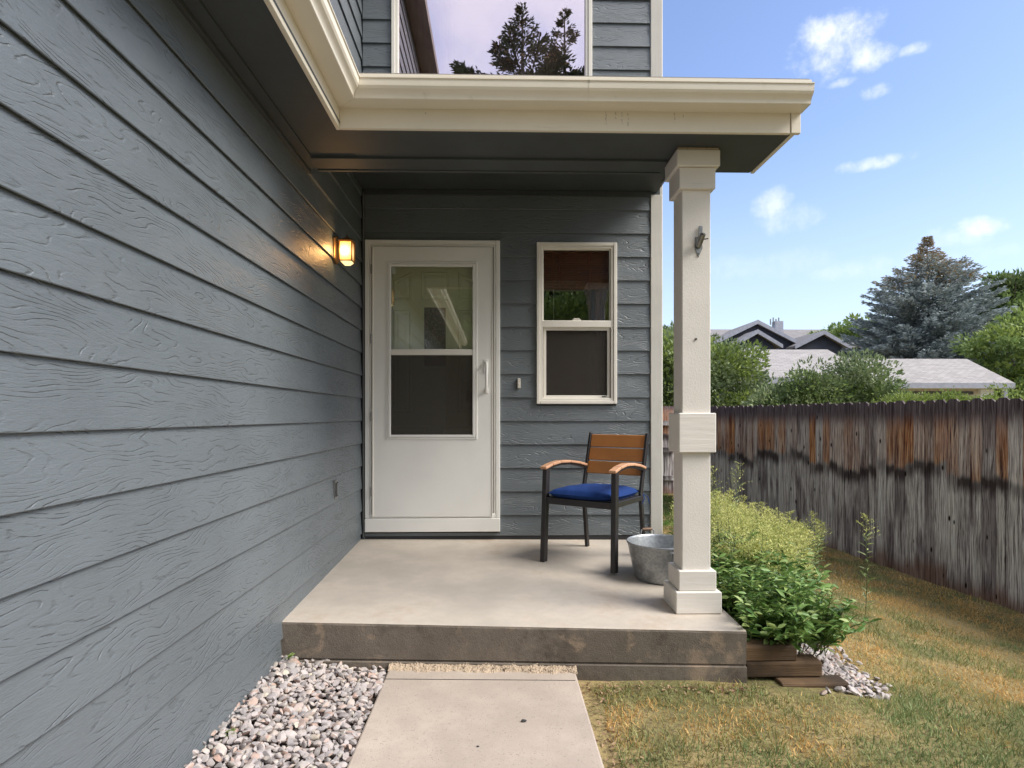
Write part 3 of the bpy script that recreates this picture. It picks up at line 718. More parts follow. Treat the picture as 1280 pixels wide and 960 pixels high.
m = MB(); m.prism([(a, b_) for a, b_ in [(.083, -.0012), (.0875, .002), (.0885, .012), (.0905, .018), (.0975, .0275), (.1085, .0355), (.1145, .0455), (.1165, .060), (.1165, .0735), (.1215, .0755), (.1215, .082), (.119, .082), (.113, .05), (.1, .035), (.086, .01)]], lambda a, b_, t: (t, FY-a, GZ+b_), .405, .4075); m.build('seam', M['gutter'], gut)
# roof edge drip strip
m = MB(); m.box(FXI+.11, FXR, 2.66, 2.72, rs(2.7)-.012, rs(2.7)+.004).build('drip_edge', M['gutter'], house)
# stain streaks on the fascia: small runs of dark specks
m = MB()
for sx, L in ((.50, .06), (.545, .04), (.575, .055), (.603, .065), (.82, .05), (-.33, .02), (-.02, .015), (.86, .03)):
    for k in range(int(L/.004)):
        if random.random() < .55:
            zz = ZF+.085-k*.004; xx = sx+random.uniform(-.002, .002); m.box(xx, xx+.0022, FY-.0012, FY-.0002, zz, zz+random.uniform(.001, .003))
m.build('stain_streak', M['dark_plastic'], house)

# ---------------------------------------------------------------- WING on the left
wing = empty('garage_wing', (-1.3, 1.5, 0), 'long side wall of wide blue grey lap siding with dark soffit, running past the gravel', 'house wing')
m = MB(); m.box(-1.25, WX-.003, -2.8, 4.60, -.5, 5.6); m.box(-6, -1.25, -2.8, -2.7, -.5, 5.6); m.build('sheathing', M['sheath'], wing)
EXL = .169; Z0L = .888
for k in range(-7, 28):
    z0 = Z0L+EXL*k; ex = EXL
    if z0 > 2.1 and z0 < 2.235: ex = 2.237-z0-.014+.0
    if 2.235 < z0 < 2.5: continue
    if z0 < 2.22 and z0+ex > 2.2: ex = max(.02, 2.236-z0-.014)
    if z0 > 5.35: continue
    y1_ = 4.519; yy0 = -2.8
    if -.5 < z0 < 0.02:
        yy1 = 4.519
    board(wing, 'left', yy0, 4.519, z0, ex)
# wall behind the porch above the wing soffit line
for z0, ex in ((2.236, .169), (2.405, .169), (2.574, .05)):
    if z0 == 2.236 or True:
        m = MB(); m.prism([(0, z0), (.0135, z0), (.016, z0+.003), (.004, z0+ex+.012), (0, z0+ex+.012)], lambda o, z, t: (WX+o, t, z), SBK+.002, 4.519); m.build('siding_board', M['siding'], wing)
m = MB(); m.box(WX+.0, WX+.022, -3.0, SBK, 2.233, 2.262).build('frieze_board', M['dark_paint'], wing, bevel=.002)
m = MB(); m.box(WX+.023, -.955, -3.0, SBK-.03, 2.252, 2.2615).build('soffit_strip', M['dark_paint'], wing)
m = MB(); m.box(WX-.0, FXI-.0, -3.0, FY+.30, ZS+.003, ZS+.015); m.box(WX, -.967, FY+.30, SBK, ZS+.003, ZS+.015); m.box(-.967, FXI, FY+.30, 3.105, ZS+.003, ZS+.015); m.build('soffit_panel', M['dark_paint'], wing)
m = MB(); m.box(FXI-.020, FXI-.0005, -3.0, FY+.02, ZF, ZT).build('fascia', M['cream'], wing, bevel=.002)
gm = gutter_prism(lambda a, b_: (FXI+a, -3.0, GZ+b_), lambda a, b_: (FXI+a, FY-a-.001, GZ+b_), None, None); gl_ = gm.build('gutter', M['gutter'], wing); shade(gl_, 22)
m = MB(); m.prism([(FXI+.07, 2.44), (WX+.01, 2.62), (WX+.01, 2.65), (FXI+.07, 2.47)], lambda a, b_, t: (a, t, b_), -3.0, 2.9); m.build('roof', M['asphalt_shingle'], wing)
# upper eaves of the two storey house
m = MB(); m.prism([(4.1, 5.5), (8, 7.0), (11.4, 5.5), (11.4, 5.62), (8, 7.15), (4.1, 5.62)], lambda a, b_, t: (t, a, b_), -.79, 1.6); m.build('upper_roof', M['asphalt_shingle'], house)
m = MB(); m.box(-.79, 1.6, 4.1, 4.125, 5.36, 5.60).build('upper_fascia', M['cream'], house)
m = MB(); m.prism([(-.80, 5.5), (-3.6, 6.7), (-6.4, 5.5), (-6.4, 5.62), (-3.6, 6.85), (-.80, 5.62)], lambda a, b_, t: (a, t, b_), -3.1, 11.2); m.build('upper_roof', M['asphalt_shingle'], wing)

# ---------------------------------------------------------------- PORCH POST
px0, px1, py0, py1 = .925, 1.070, 2.99, 3.135
pz = slab_z(1, 3.0)
post = empty('porch_post', (1.0, 3.06, pz), 'square off white porch post with boxed base, mid band and stepped capital', 'post')
def pbox(name, grow, z0, z1, mat, bevel=.004):
    m = MB(); g_ = grow; m.box(px0-g_, px1+g_, py0-g_, py1+g_, z0, z1); return m.build(name, mat, post, bevel=bevel)
pbox('shaft', 0, pz, 2.255, M['stucco'], .004)
pbox('plinth', .042, pz, pz+.108, M['post'])
pbox('base_block', .022, pz+.1085, pz+.208, M['post'])
pbox('mid_band', .021, .741, .939, M['post'])
pbox('capital_neck', .019, 2.058, 2.165, M['post'])
pbox('capital_block', .036, 2.1655, 2.248, M['post'])
m = MB(); m.box(px0-.03, px1+.03, py0-.03, py1+.03, 2.249, 2.2585).build('shim', M['mortar'], post)

# flag pole bracket
fb = empty('flag_bracket', (1.008, py0, 1.80), 'small grey metal flag pole holder screwed to the front of the white post', 'bracket')
m = MB(); cx, cz = 1.008, 1.792
m.prism([(cx-.020, cz-.025), (cx, cz-.072), (cx+.020, cz-.025), (cx+.016, cz+.03), (cx-.016, cz+.03)], lambda a, b_, t: (a, t, b_), py0-.005, py0); m.build('back_plate', M['chrome'], fb, bevel=.001)
m = MB(); m.tube([(cx-.002, py0-.006, cz-.018), (cx+.004, py0-.055, cz+.03)], .0145, 14)
m.build('socket', M['chrome'], fb, smooth=True)
m = MB(); m.tube([(cx+.004, py0-.0552, cz+.030), (cx+.0045, py0-.0556, cz+.0305)], .0105, 14).build('socket_hole', M['dark_plastic'], fb)
m = MB(); m.bar((cx+.004, py0-.012, cz+.025), (cx+.008, py0-.012, cz+.082), .018, .008, (0,1,0)).build('strap', M['chrome'], fb, bevel=.001)
m = MB(); m.tube([(cx+.015, py0-.04, cz+.008), (cx+.034, py0-.045, cz+.010)], .003, 6); m.tube([(cx, py0-.005, cz-.055), (cx, py0-.008, cz-.055)], .0035, 8); m.build('screw', M['dark_plastic'], fb)
m = MB(); m.tube([(.995, py0-.0005, 1.31), (.995, py0-.006, 1.31)], .006, 8); o = m.build('nail', M['dark_plastic']); tag(o, 'small dark nail head in the post below the flag bracket', 'nail')

# ---------------------------------------------------------------- WALL LANTERN (lit)
ln = empty('wall_lantern', (-.99, 3.79, 1.96), 'small lit brass wall lantern with amber glass sides beside the storm door', 'wall light')
lx0, lx1, ly0, ly1, lz0, lz1 = -.983, -.907, 3.752, 3.828, 1.893, 2.010
m = MB(); m.prism([(3.735, 1.90), (3.735, 2.03), (3.79, 2.055), (3.845, 2.03), (3.845, 1.90), (3.79, 1.875)], lambda a, b_, t: (t, a, b_), WX+.008, WX+.024); m.build('back_plate', M['brass'], ln, bevel=.003)
m = MB(); e_ = .0035
for (x, y) in ((lx0, ly0), (lx1, ly0), (lx0, ly1), (lx1, ly1)): m.box(x-e_, x+e_, y-e_, y+e_, lz0, lz1)
m.box(lx0-e_, lx1+e_, ly0-e_, ly1+e_, lz1, lz1+.006)
m.add([(lx0-.008, ly0-.008, lz1+.006), (lx1+.008, ly0-.008, lz1+.006), (lx1+.008, ly1+.008, lz1+.006), (lx0-.008, ly1+.008, lz1+.006), (lx0+.025, ly0+.025, lz1+.030), (lx1-.025, ly0+.025, lz1+.030), (lx1-.025, ly1-.025, lz1+.030), (lx0+.025, ly1-.025, lz1+.030)],
      [(0,3,2,1),(4,5,6,7),(0,1,5,4),(1,2,6,5),(2,3,7,6),(3,0,4,7)])
m.tube([((lx0+lx1)/2, 3.79, lz1+.03), ((lx0+lx1)/2, 3.79, lz1+.052)], [.006, .003], 8)
for s_ in (ly0, ly1): m.bar((lx0, s_, lz0), (lx1, s_, lz0), .006, .006)
for s_ in (lx0, lx1): m.bar((s_, ly0, lz0), (s_, ly1, lz0), .006, .006)
m.box(lx0-.03, lx0, 3.78, 3.80, 2.012, 2.022)
cagex = m.build('cage', M['brass'], ln)
t = NT('amber_glass_lit'); v = t.obj(rand=False)
gr = t.new('ShaderNodeTexGradient', gradient_type='SPHERICAL'); mp = t.new('ShaderNodeMapping'); t.l.new(v, mp.inputs[0]); mp.inputs['Scale'].default_value = (14, 14, 14); t.l.new(mp.outputs[0], gr.inputs[0])
col = t.mix(t.rng(gr.outputs[1], 0, .55), (1.0, .42, .09), (1.0, .80, .36)); t.done((.9,.6,.3), .3)
t.l.new(col, t.p.inputs['Emission Color']); t.put(t.p.inputs['Emission Strength'], t.rng(gr.outputs[1], .0, .6, .30, .85)); M['amber'] = t.mat
m = MB(); m.box(lx0+.004, lx1-.004, ly0+.001, ly1-.001, lz0+.003, lz1-.001).build('glass_shade', M['amber'], ln)
m = MB(); m.add([(lx0+.002, ly0+.002, lz0-.001), (lx1-.002, ly0+.002, lz0-.001), (lx1-.002, ly1-.002, lz0-.001), (lx0+.002, ly1-.002, lz0-.001), (lx0+.022, ly0+.022, lz0-.022), (lx1-.022, ly0+.022, lz0-.022), (lx1-.022, ly1-.022, lz0-.022), (lx0+.022, ly1-.022, lz0-.022)],
      [(0,1,2,3),(7,6,5,4),(4,5,1,0),(5,6,2,1),(6,7,3,2),(7,4,0,3)]).build('bottom_glass', M['amber'], ln)
lp = bpy.data.lights.new('lantern_bulb', 'POINT'); lpo = bpy.data.objects.new('bulb_light', lp); COL.objects.link(lpo); lpo.parent = ln
lpo.location = Vector((-.955, 3.735, 1.955)) - ln.location
lp.energy = .8; lp.color = (1.0, .58, .22); lp.shadow_soft_size = .03

# door bell and wall plate
db = empty('doorbell', (.160, WY-.016, 1.17), 'small beige doorbell button on the dark siding between door and window', 'doorbell')
m = MB(); m.box(.150, .172, WY-.030, WY-.010, 1.133, 1.208).build('housing', M['white_plastic'], db, bevel=.003)
m = MB(); m.box(.144, .150, WY-.026, WY-.010, 1.128, 1.200).build('backing', M['dark_plastic'], db)
m = MB(); m.tube([(.161, WY-.029, 1.165), (.161, WY-.034, 1.165)], .006, 10).build('button', M['vinyl'], db)
wp = empty('cover_plate', (WX+.02, 3.78, .45), 'narrow grey metal cover plate on the wing wall near the floor', 'cover plate')
m = MB(); m.box(WX+.006, WX+.020, 3.755, 3.815, .405, .522).build('plate', M['chrome'], wp, bevel=.002)
m = MB(); m.box(WX+.0205, WX+.026, 3.768, 3.790, .42, .505).build('slot', M['dark_plastic'], wp, bevel=.001)
for z in (.425, .505):
    m = MB(); m.tube([(WX+.020, 3.803, z), (WX+.025, 3.803, z)], .004, 6).build('screw', M['dark_plastic'], wp)

# ---------------------------------------------------------------- CHAIR
def make_chair():
    """local frame: +Y backwards, X to the sitter's left/right, floor z = 0"""
    c = empty('patio_chair', (0,0,0), 'black metal armchair with orange brown slat back and navy seat cushion on the porch', 'chair')
    L = dict(local=True); bm_ = M['black_metal']; fw, bw, dp = .252, .217, .51
    for s_ in (-1, 1):
        m = MB(); m.bar((s_*fw, 0, 0), (s_*(fw-.006), .015, .600), .033, .045, (0,1,0)).build('leg', bm_, c, bevel=.003, **L)
        m = MB(); m.bar((s_*bw, dp+.03, 0), (s_*(bw), dp-.035, .43), .022, .034, (0,1,0)); m.build('leg', bm_, c, bevel=.002, **L)
        m = MB(); m.bar((s_*bw, dp-.037, .425), (s_*bw, dp+.075, .835), .018, .036, (0,1,0)); m.build('back_upright', bm_, c, bevel=.002, **L)
        # curved arm with wood top
        pts = [(-.025, .600), (.06, .622), (.16, .634), (.28, .632), (.40, .618), (.50, .598)]
        m = MB()
        for (a, b_) in ((0,1),(1,2),(2,3),(3,4),(4,5)):
            xa = s_*(fw-.006-(fw-bw)*max(0, pts[a][0])/dp*.7); xb = s_*(fw-.006-(fw-bw)*pts[b_][0]/dp*.7)
            m.bar((xa, pts[a][0], pts[a][1]+.010), (xb, pts[b_][0], pts[b_][1]+.010), .050, .018, (0,0,1))
        m.build('armrest', M['armwood'], c, bevel=.004, **L)
        m = MB()
        for (a, b_) in ((0,1),(1,2),(2,3),(3,4),(4,5)):
            xa = s_*(fw-.006-(fw-bw)*max(0, pts[a][0])/dp*.7); xb = s_*(fw-.006-(fw-bw)*pts[b_][0]/dp*.7)
            m.bar((xa, max(.0, pts[a][0]), pts[a][1]-.006), (xb, pts[b_][0], pts[b_][1]-.006), .030, .014, (0,0,1))
        m.build('arm_rail', bm_, c, **L)
        m = MB(); m.bar((s_*(fw-.004), .01, .405), (s_*bw, dp-.03, .405), .020, .034).build('seat_rail', bm_, c, bevel=.002, **L)
    m = MB(); m.bar((-fw, .008, .400), (fw, .008, .400), .022, .042).build('seat_rail', bm_, c, bevel=.002, **L)
    m = MB(); m.bar((-bw, dp-.032, .405), (bw, dp-.032, .405), .02, .034).build('seat_rail', bm_, c, bevel=.002, **L)
    for i in range(6):
        y = .05+i*.075; m = MB(); w_ = fw-(fw-bw)*y/dp-.012; m.bar((-w_, y, .420), (w_, y, .420), .060, .010); m.build('seat_slat', M['black_metal'], c, **L)
    for i in range(3):
        z0 = .548+i*.0945; f0 = (z0-.425)/.41; f1 = (z0+.089-.425)/.41
        a = Vector((0, dp-.037+.112*f0, z0)); b_ = Vector((0, dp-.037+.112*f1, z0+.089)); mid = (a+b_)/2; d_ = (b_-a).normalized(); nrm = Vector((1,0,0)).cross(d_)
        m = MB(); hw = bw-.010
        vs = []
        for sx in (-hw, hw):
            for (k, q) in ((-.5,-.5),(.5,-.5),(.5,.5),(-.5,.5)):
                vs.append(mid+d_*(.089*k)+nrm*(.014*q)+Vector((sx,0,0)))
        m.add(vs, [(3,2,1,0),(4,5,6,7),(0,1,5,4),(1,2,6,5),(2,3,7,6),(3,0,4,7)]); m.build('back_slat', M['teak'], c, bevel=.003, **L)
    # cushion: a soft lens-edged pad
    n = 28; m = MB(); top = []; bot = []
    for j in range(n+1):
        for i in range(n+1):
            u, v = i/n*2-1, j/n*2-1
            uu, vv = u, v
            k = .94-.06*(u*u*v*v)
            hx_ = (fw-.016-(fw-bw)*((v+1)/2)*.8)
            x = hx_*u*(1-.07*v*v*abs(u)); y = .248+.262*v*(1-.07*u*u*abs(v))
            e = max(0, 1-abs(u)**5)**.45*max(0, 1-abs(v)**5)**.45
            h_ = .034*e**.8 + .014*(1-u*u)*(1-v*v) + .0015*math.sin(x*60+y*31)*e
            zc = .448
            top.append((x, y, zc+h_)); bot.append((x, y, zc-.034*e**.7))
    q = n+1; fs = [(j*q+i, j*q+i+1, (j+1)*q+i+1, (j+1)*q+i) for j in range(n) for i in range(n)]
    off = len(top); m.add(top+bot, fs+[tuple(x+off for x in f[::-1]) for f in fs])
    rim = [i for i in range(q)]+[j*q+n for j in range(1, q)]+[n*q+i for i in range(n-1, -1, -1)]+[j*q for j in range(n-1, 0, -1)]
    cu_ = m.build('seat_cushion', M['cushion'], c, smooth=True, **L)
    m = MB(); pth = [Vector(top[i])*.5+Vector(bot[i])*.5 for i in rim]; m.tube(pth+[pth[0]], .0045, 6); m.build('piping', M['cushion'], c, smooth=True, **L)
    m = MB()
    for s_ in (-1, 1):
        m.tube([(s_*.19, .49, .455), (s_*.215, .52, .43), (s_*.235, .50, .40), (s_*.225, .47, .36)], .003, 5); m.tube([(s_*.21, .52, .43), (s_*.245, .53, .41), (s_*.265, .51, .37)], .003, 5)
    m.build('tie_cord', M['cushion'], c, **L)
    return c
chair = make_chair()
ang = math.atan2(-.30, .405)
chair.location = (.503, 3.765, slab_z(.65, 3.95)+.002); chair.rotation_euler = (R(-.9), 0, ang)

# ---------------------------------------------------------------- BUCKET (galvanised tub)
bk = empty('metal_tub', (.985, 3.56, slab_z(.985, 3.56)), 'round galvanised steel wash tub standing behind the base of the porch post', 'tub')
B = Vector((.985, 3.56, slab_z(.985, 3.56)+.002))
prof = [(.0, .012), (.155, .012), (.160, .0), (.163, .0), (.166, .006), (.172, .035), (.186, .110), (.1885, .118), (.1880, .124), (.1905, .130), (.1935, .140), (.204, .196), (.209, .203), (.213, .209), (.213, .215), (.209, .218), (.205, .214), (.202, .205), (.184, .105), (.166, .02), (.0, .018)]
m = MB(); m.lathe(prof, B, 48); m.build('tub_body', M['galv'], bk, smooth=True)
m = MB(); a = R(-82); 
for a in (R(-88),):
    p = [B+Vector((math.cos(a)*(r+.002), math.sin(a)*(r+.002), z)) for r, z in ((.167, .01), (.187, .11), (.206, .200))]; m.tube(p, .003, 6)
m.build('seam', M['galv'], bk)
for a in (R(-80), R(100)):
    er = Vector((math.cos(a), math.sin(a), 0)); et = Vector((-er.y, er.x, 0)); m = MB()
    if a < 0: off = [( -.055, -.045, .008), (-.05, -.008, .022), (0, -.003, .026), (.05, -.008, .022), (.055, -.045, .008)]
    else: off = [(-.045, .0, .006), (-.04, .038, .010), (0, .042, .012), (.04, .038, .010), (.045, .0, .006)]
    p = [B+er*(.208+o)+et*t_+Vector((0,0,.205+h_)) for t_, h_, o in off]; m.tube(p, .004, 8)
    hd = m.build('handle', M['galv'], bk, smooth=True)
    m = MB(); mid = p[2]; m.tube([mid-et*.032, mid-et*.016, mid, mid+et*.016, mid+et*.032], [.008, .0095, .010, .0095, .008], 10); m.build('grip', grained('brown_wood_grip', (.16,.09,.05)), hd, smooth=True)
    for t_ in (-.05, .05):
        m = MB(); c_ = B+er*.209+et*t_+Vector((0,0,.195)); m.tube([c_, c_+er*.006], .008, 8); m.build('rivet_plate', M['galv'], hd)

# ---------------------------------------------------------------- FENCES
def fence_mat():
    t = NT('weathered_cedar'); tc = t.new('ShaderNodeTexCoord'); oi = t.new('ShaderNodeObjectInfo'); rnd = oi.outputs['Random']
    sp = t.new('ShaderNodeSeparateXYZ'); t.l.new(tc.outputs['Object'], sp.inputs[0]); X_, Z = t.m('ADD', sp.outputs[0], sp.outputs[1]), sp.outputs[2]
    def vec(a, b_, c=0.0):
        n = t.new('ShaderNodeCombineXYZ'); t.put(n.inputs[0], a); t.put(n.inputs[1], b_); t.put(n.inputs[2], c); return n.outputs[0]
    oc = t.new('ShaderNodeSeparateColor'); t.l.new(oi.outputs['Color'], oc.inputs[0]); r1 = t.m('MULTIPLY', rnd, 61.0); r2 = t.m('FRACT', t.m('MULTIPLY', rnd, 7.31)); r3 = t.m('FRACT', t.m('MULTIPLY', rnd, 23.7))
    wp_ = t.noise(vec(t.m('MULTIPLY', X_, 9.0), t.m('MULTIPLY', Z, 2.2), r1), 1.0, 3)
    Xw = t.m('ADD', X_, t.m('MULTIPLY', wp_, .045))
    grain = t.noise(vec(t.m('MULTIPLY', Xw, 95.0), t.m('MULTIPLY', Z, 2.0), r1), 1.0, 5, .65)
    fine = t.noise(vec(t.m('MULTIPLY', Xw, 300.0), t.m('MULTIPLY', Z, 6.0), r1), 1.0, 3, .6)
    patch = t.noise(vec(t.m('MULTIPLY', X_, 8.0), t.m('MULTIPLY', Z, 1.6), r1), 1.0, 5, .6)
    sgr = t.m('ADD', t.m('MULTIPLY', t.m('SUBTRACT', t.m('ADD', t.m('MULTIPLY', grain, .7), t.m('MULTIPLY', fine, .3)), .5), 1.45), .505)
    grey = t.ramp(sgr, [(.34, (.07,.055,.057)), (.44, (.38,.335,.33)), (.53, (.70,.65,.64)), (.64, (.88,.85,.83))])
    dusk = t.ramp(sgr, [(.34, (0.038,0.025,0.030)), (.52, (0.142,0.110,0.122)), (.70, (0.285,0.228,0.247))])
    oran = t.ramp(sgr, [(.37, (.045,.014,.008)), (.45, (.27,.080,.026)), (.54, (.62,.24,.075)), (.64, (.80,.50,.26))])
    blk = t.ramp(sgr, [(.3, (0.023,0.017,0.017)), (.7, (0.095,0.068,0.068))])
    redb = t.ramp(sgr, [(.3, (0.095,0.048,0.034)), (.7, (0.380,0.218,0.162))])
    # board by board: how high each weather band lies (object origin is the picket's middle)
    edge = t.m('ADD', t.m('MULTIPLY', t.m('SUBTRACT', patch, .5), .20), t.m('MULTIPLY', t.m('SUBTRACT', oc.outputs[1], .5), .20))
    zz = t.m('ADD', Z, edge)
    c = t.mix(t.rng(patch, .50, .74, 0.0, .55), grey, dusk)
    c = t.mix(t.m('MULTIPLY', t.rng(t.m('ADD', patch, t.m('MULTIPLY', r3, .35)), .62, .86), .7), c, dusk)
    own = t.rng(zz, .20, .26)
    amt = t.m('MULTIPLY', t.m('MULTIPLY', own, oc.outputs[0]), t.rng(t.m('ADD', t.m('MULTIPLY', r2, .3), t.m('MULTIPLY', patch, .5)), .0, .6, .25, 1.0))
    c = t.mix(amt, c, oran)
    band = t.m('MULTIPLY', t.rng(zz, .05, .17), t.m('SUBTRACT', 1.0, t.rng(zz, .20, .27)))
    c = t.mix(t.m('MULTIPLY', band, t.rng(r3, .0, .7, .45, .95)), c, blk)
    c = t.mix(t.rng(t.m('ADD', Z, t.m('MULTIPLY', t.m('SUBTRACT', grain, .5), .5)), .62, .80), c, dusk)
    bot = t.m('SUBTRACT', 1.0, t.rng(zz, -.80, -.62)); c = t.mix(t.m('MULTIPLY', bot, .85), c, redb)
    # knots
    vo = t.new('ShaderNodeTexVoronoi'); t.l.new(vec(t.m('MULTIPLY', X_, 9.0), t.m('MULTIPLY', Z, 3.6), r1), vo.inputs['Vector']); vo.inputs['Scale'].default_value = 1.0
    kn = t.m('SUBTRACT', 1.0, t.rng(vo.outputs['Distance'], .06, .13)); c = t.mix(kn, c, (.02,.014,.012))
    h = t.m('SUBTRACT', t.m('ADD', grain, t.m('MULTIPLY', fine, .4)), t.m('MULTIPLY', kn, .5))
    return t.done(c, .88, t.bump(h, .8, .004), spec=.2)
M['fence'] = fence_mat()
def picket_meshes(w, h, k=4):
    out = []
    for i in range(k):
        m = MB(); c = w*random.uniform(.16, .30); d_ = random.uniform(.018, .034)
        poly = [(-w/2, -h/2), (w/2, -h/2), (w/2, h/2-d_), (w/2-c, h/2), (-w/2+c, h/2), (-w/2, h/2-d_)]
        m.prism(poly, lambda a, b_, t: (a, t, b_), -.009, .009)
        out.append(m.mesh('picket', [M['fence']], Vector((0,0,0))))
    return out
def fence(label, p0, d, n, w, h, ztop, rails_side, cat_group):
    d = Vector((*d, 0)).normalized(); nrm = Vector((d.y, -d.x, 0)); root = empty('wooden_fence', (p0[0], p0[1], ztop-h), label, 'fence')
    P0 = Vector((p0[0], p0[1], 0)); meshes = picket_meshes(w+.0035, h); rz = math.atan2(d.y, d.x)
    step = w+.0015
    for i in range(n):
        ob = bpy.data.objects.new('picket', random.choice(meshes)); COL.objects.link(ob); ob.parent = root
        c = P0+d*(step*(i+.5))+nrm*((.0045 if i % 2 else -.0045)+random.uniform(-.0012, .0012))
        ob.location = Vector((c.x, c.y, ztop-h/2+random.uniform(-.008, .008)))-root.location
        walk_ = .5+.30*math.sin(i*.37+1)+.22*math.sin(i*1.13)+random.uniform(-.18, .18)
        am = random.uniform(.75, 1) if random.random() < (.66 if i < 48 else .45) else random.uniform(.12, .5)
        ob.color = (am, max(0, min(1, walk_)), 0, 1)
        ob.rotation_euler = (random.gauss(0, .003), random.gauss(0, .003), rz+random.gauss(0, .009)); ob.scale = (random.uniform(.995, 1.01), random.uniform(.85, 1.1), 1)
    Ln = step*n
    for z in (ztop-h+.28, ztop-h*.5, ztop-.30):
        m = MB(); a = P0+nrm*rails_side*.032; m.bar((a.x, a.y, z), (a.x+d.x*Ln, a.y+d.y*Ln, z), .040, .085); m.build('rail', M['fence'], root, bevel=.003)
    k = 0
    while k*2.4 <= Ln:
        m = MB(); a = P0+d*(k*2.4+.05)+nrm*rails_side*.098; m.box(a.x-.045, a.x+.045, a.y-.045, a.y+.045, ztop-h-.05, ztop-.06); m.build('fence_post', M['fence'], root, bevel=.004); k += 1
    return root
PW = .1106
st = Vector((5.203-.198*.8, .8, 0)); dd = Vector((-.198, 1, 0)); nP = int((10.47-.8)*dd.length/(PW+.0015))
fence('long weathered cedar picket fence with orange and grey stained boards along the lawn', (st.x, st.y), (dd.x, dd.y), nP, PW, 1.80, 1.072, 1, None)
fence('dark short picket fence showing its rails, across the far end of the back lawn', (1.22, 10.55), (1, 0), 17, PW, 1.55, 1.10, 1, None)

# ---------------------------------------------------------------- TIMBER EDGING
M['tie'] = grained('old_landscape_timber', (.105, .062, .030), .85, .22, 0, .010, .6, 1.3)
ties = [(1.150, 1.392, 2.755, 2.845, -.214, -.142, 'short top landscape timber, wet brown, against the side of the porch slab'),
        (1.150, 1.507, 2.748, 2.842, -.286, -.216, 'middle landscape timber with split end, under the leafy plant'),
        (1.290, 1.600, 2.690, 2.780, -.352, -.290, 'lowest landscape timber, half sunk in the grass beside the stones')]
for i, (a, b_, c, d_, e, f, lab) in enumerate(ties):
    m = MB(); ns = 6; prof_ = [(c, e), (d_, e), (d_, f), (c+.006, f), (c, f-.006)]
    m.prism(prof_, lambda y, z, t: (t, y, z), a, b_); o = m.build('landscape_timber', M['tie'], bevel=.005); tag(o, lab, 'timber', 'stacked timber edging')
for i in range(3):
    c0 = 2.87+i*.62; m = MB(); m.bar((1.40, c0, -.22), (1.385-.01*i, c0+.60, -.22), .09, .15); o = m.build('landscape_timber', M['tie'], bevel=.006)
    tag(o, ['nearest timber of the planter side, hidden under the leaves', 'second timber of the planter side, hidden under the leaves', 'farthest timber of the planter side, by the house corner'][i], 'timber', 'timbers along the planter side')
m = MB(); m.box(1.147, 1.335, 2.85, 4.8, -.42, -.175); o = m.build('planter_soil', simple('dark_planter_earth', (.05,.038,.03), .95, bd=.006, bs=40)); tag(o, 'dark soil of the narrow planting bed beside the porch', kind='structure')

# ---------------------------------------------------------------- PLANTS
LEAF_V = [(0,0,0), (-.22,.3,.05), (0,.34,-.03), (.22,.3,.05), (-.17,.7,.02), (0,.7,-.06), (.17,.7,.02), (0,1,-.14)]
LEAF_F = [(0,2,1), (0,3,2), (1,2,5,4), (2,3,6,5), (4,5,7), (5,6,7)]
M['leaf_dark'] = leaf_mat('dark_leaf', (.045, .11, .022), (.22, .36, .09), .42, .2)
M['leaf_mid'] = leaf_mat('mid_leaf', (.16, .25, .06), (.40, .50, .17), .5, .25)
M['plume'] = leaf_mat('yellow_green_plume', (.34, .40, .10), (.85, .80, .34), .7, .35)
M['silver'] = leaf_mat('silver_green_leaf', (.17, .24, .11), (.40, .46, .26), .6, .25)
M['stem'] = simple('green_stem', (.10, .13, .05), .7)
def leafy_clump():
    root = empty('leafy_bush', (1.62, 3.1, -.25), 'dense dark green broad leaved bush spilling over the timber edging by the porch', 'bush')
    P, D, Sz = [], [], []; st_ = MB()
    for i in range(420):
        # stems rooted in the bed, arching outward
        bx, by = random.uniform(1.20, 1.64), random.uniform(2.86, 3.95)
        hh = random.uniform(.26, .46)*(1+.15*(by-2.8)); out = Vector((random.gauss(.015, .07), random.gauss(-.05, .08), hh))
        if by < 3.1: out.y -= .05
        if bx < 1.35: out.x = random.gauss(-.01, .07)
        p0 = Vector((bx, by, -.24)); 
        pts_ = [p0+out*t_+Vector((0, 0, -.10*t_*t_)) for t_ in (0, .35, .7, 1.0)]
        st_.tube(pts_, [.003, .0025, .002, .001], 4, cap=False)
        for k in range(14):
            t_ = .18+.82*k/13+random.uniform(-.03, .03); q = p0+out*t_+Vector((0,0,-.10*t_*t_)); a = random.uniform(0, 6.28) if k < 13 else 0
            dv = Vector((math.cos(a), math.sin(a), random.uniform(-.45, 1.1))); 
            for pass_ in (0, 1):
                P.append(q); D.append(dv if pass_ == 0 else Vector((-dv.x, -dv.y, random.uniform(-.2, .7)))); Sz.append(random.uniform(.038, .080)*(1.12-.35*t_))
    st_.build('stems', M['stem'], root)
    P = np.array(P); D = np.array(D); Sz = np.array(Sz); ok = ~((P[:,0] < 1.17) & (P[:,1] > 2.8) & (P[:,2] < .02)); P, D, Sz = P[ok], D[ok], Sz[ok]
    o = scatter('leaf_mass', LEAF_V, LEAF_F, P, frames(D, RNG.normal(0, .5, len(P))), np.stack([Sz*.80, Sz, Sz], 1), [M['leaf_dark'], M['leaf_mid']], root, mi=(RNG.random(len(P)) < .25).astype(int)); o['kind'] = 'stuff'
leafy_clump()
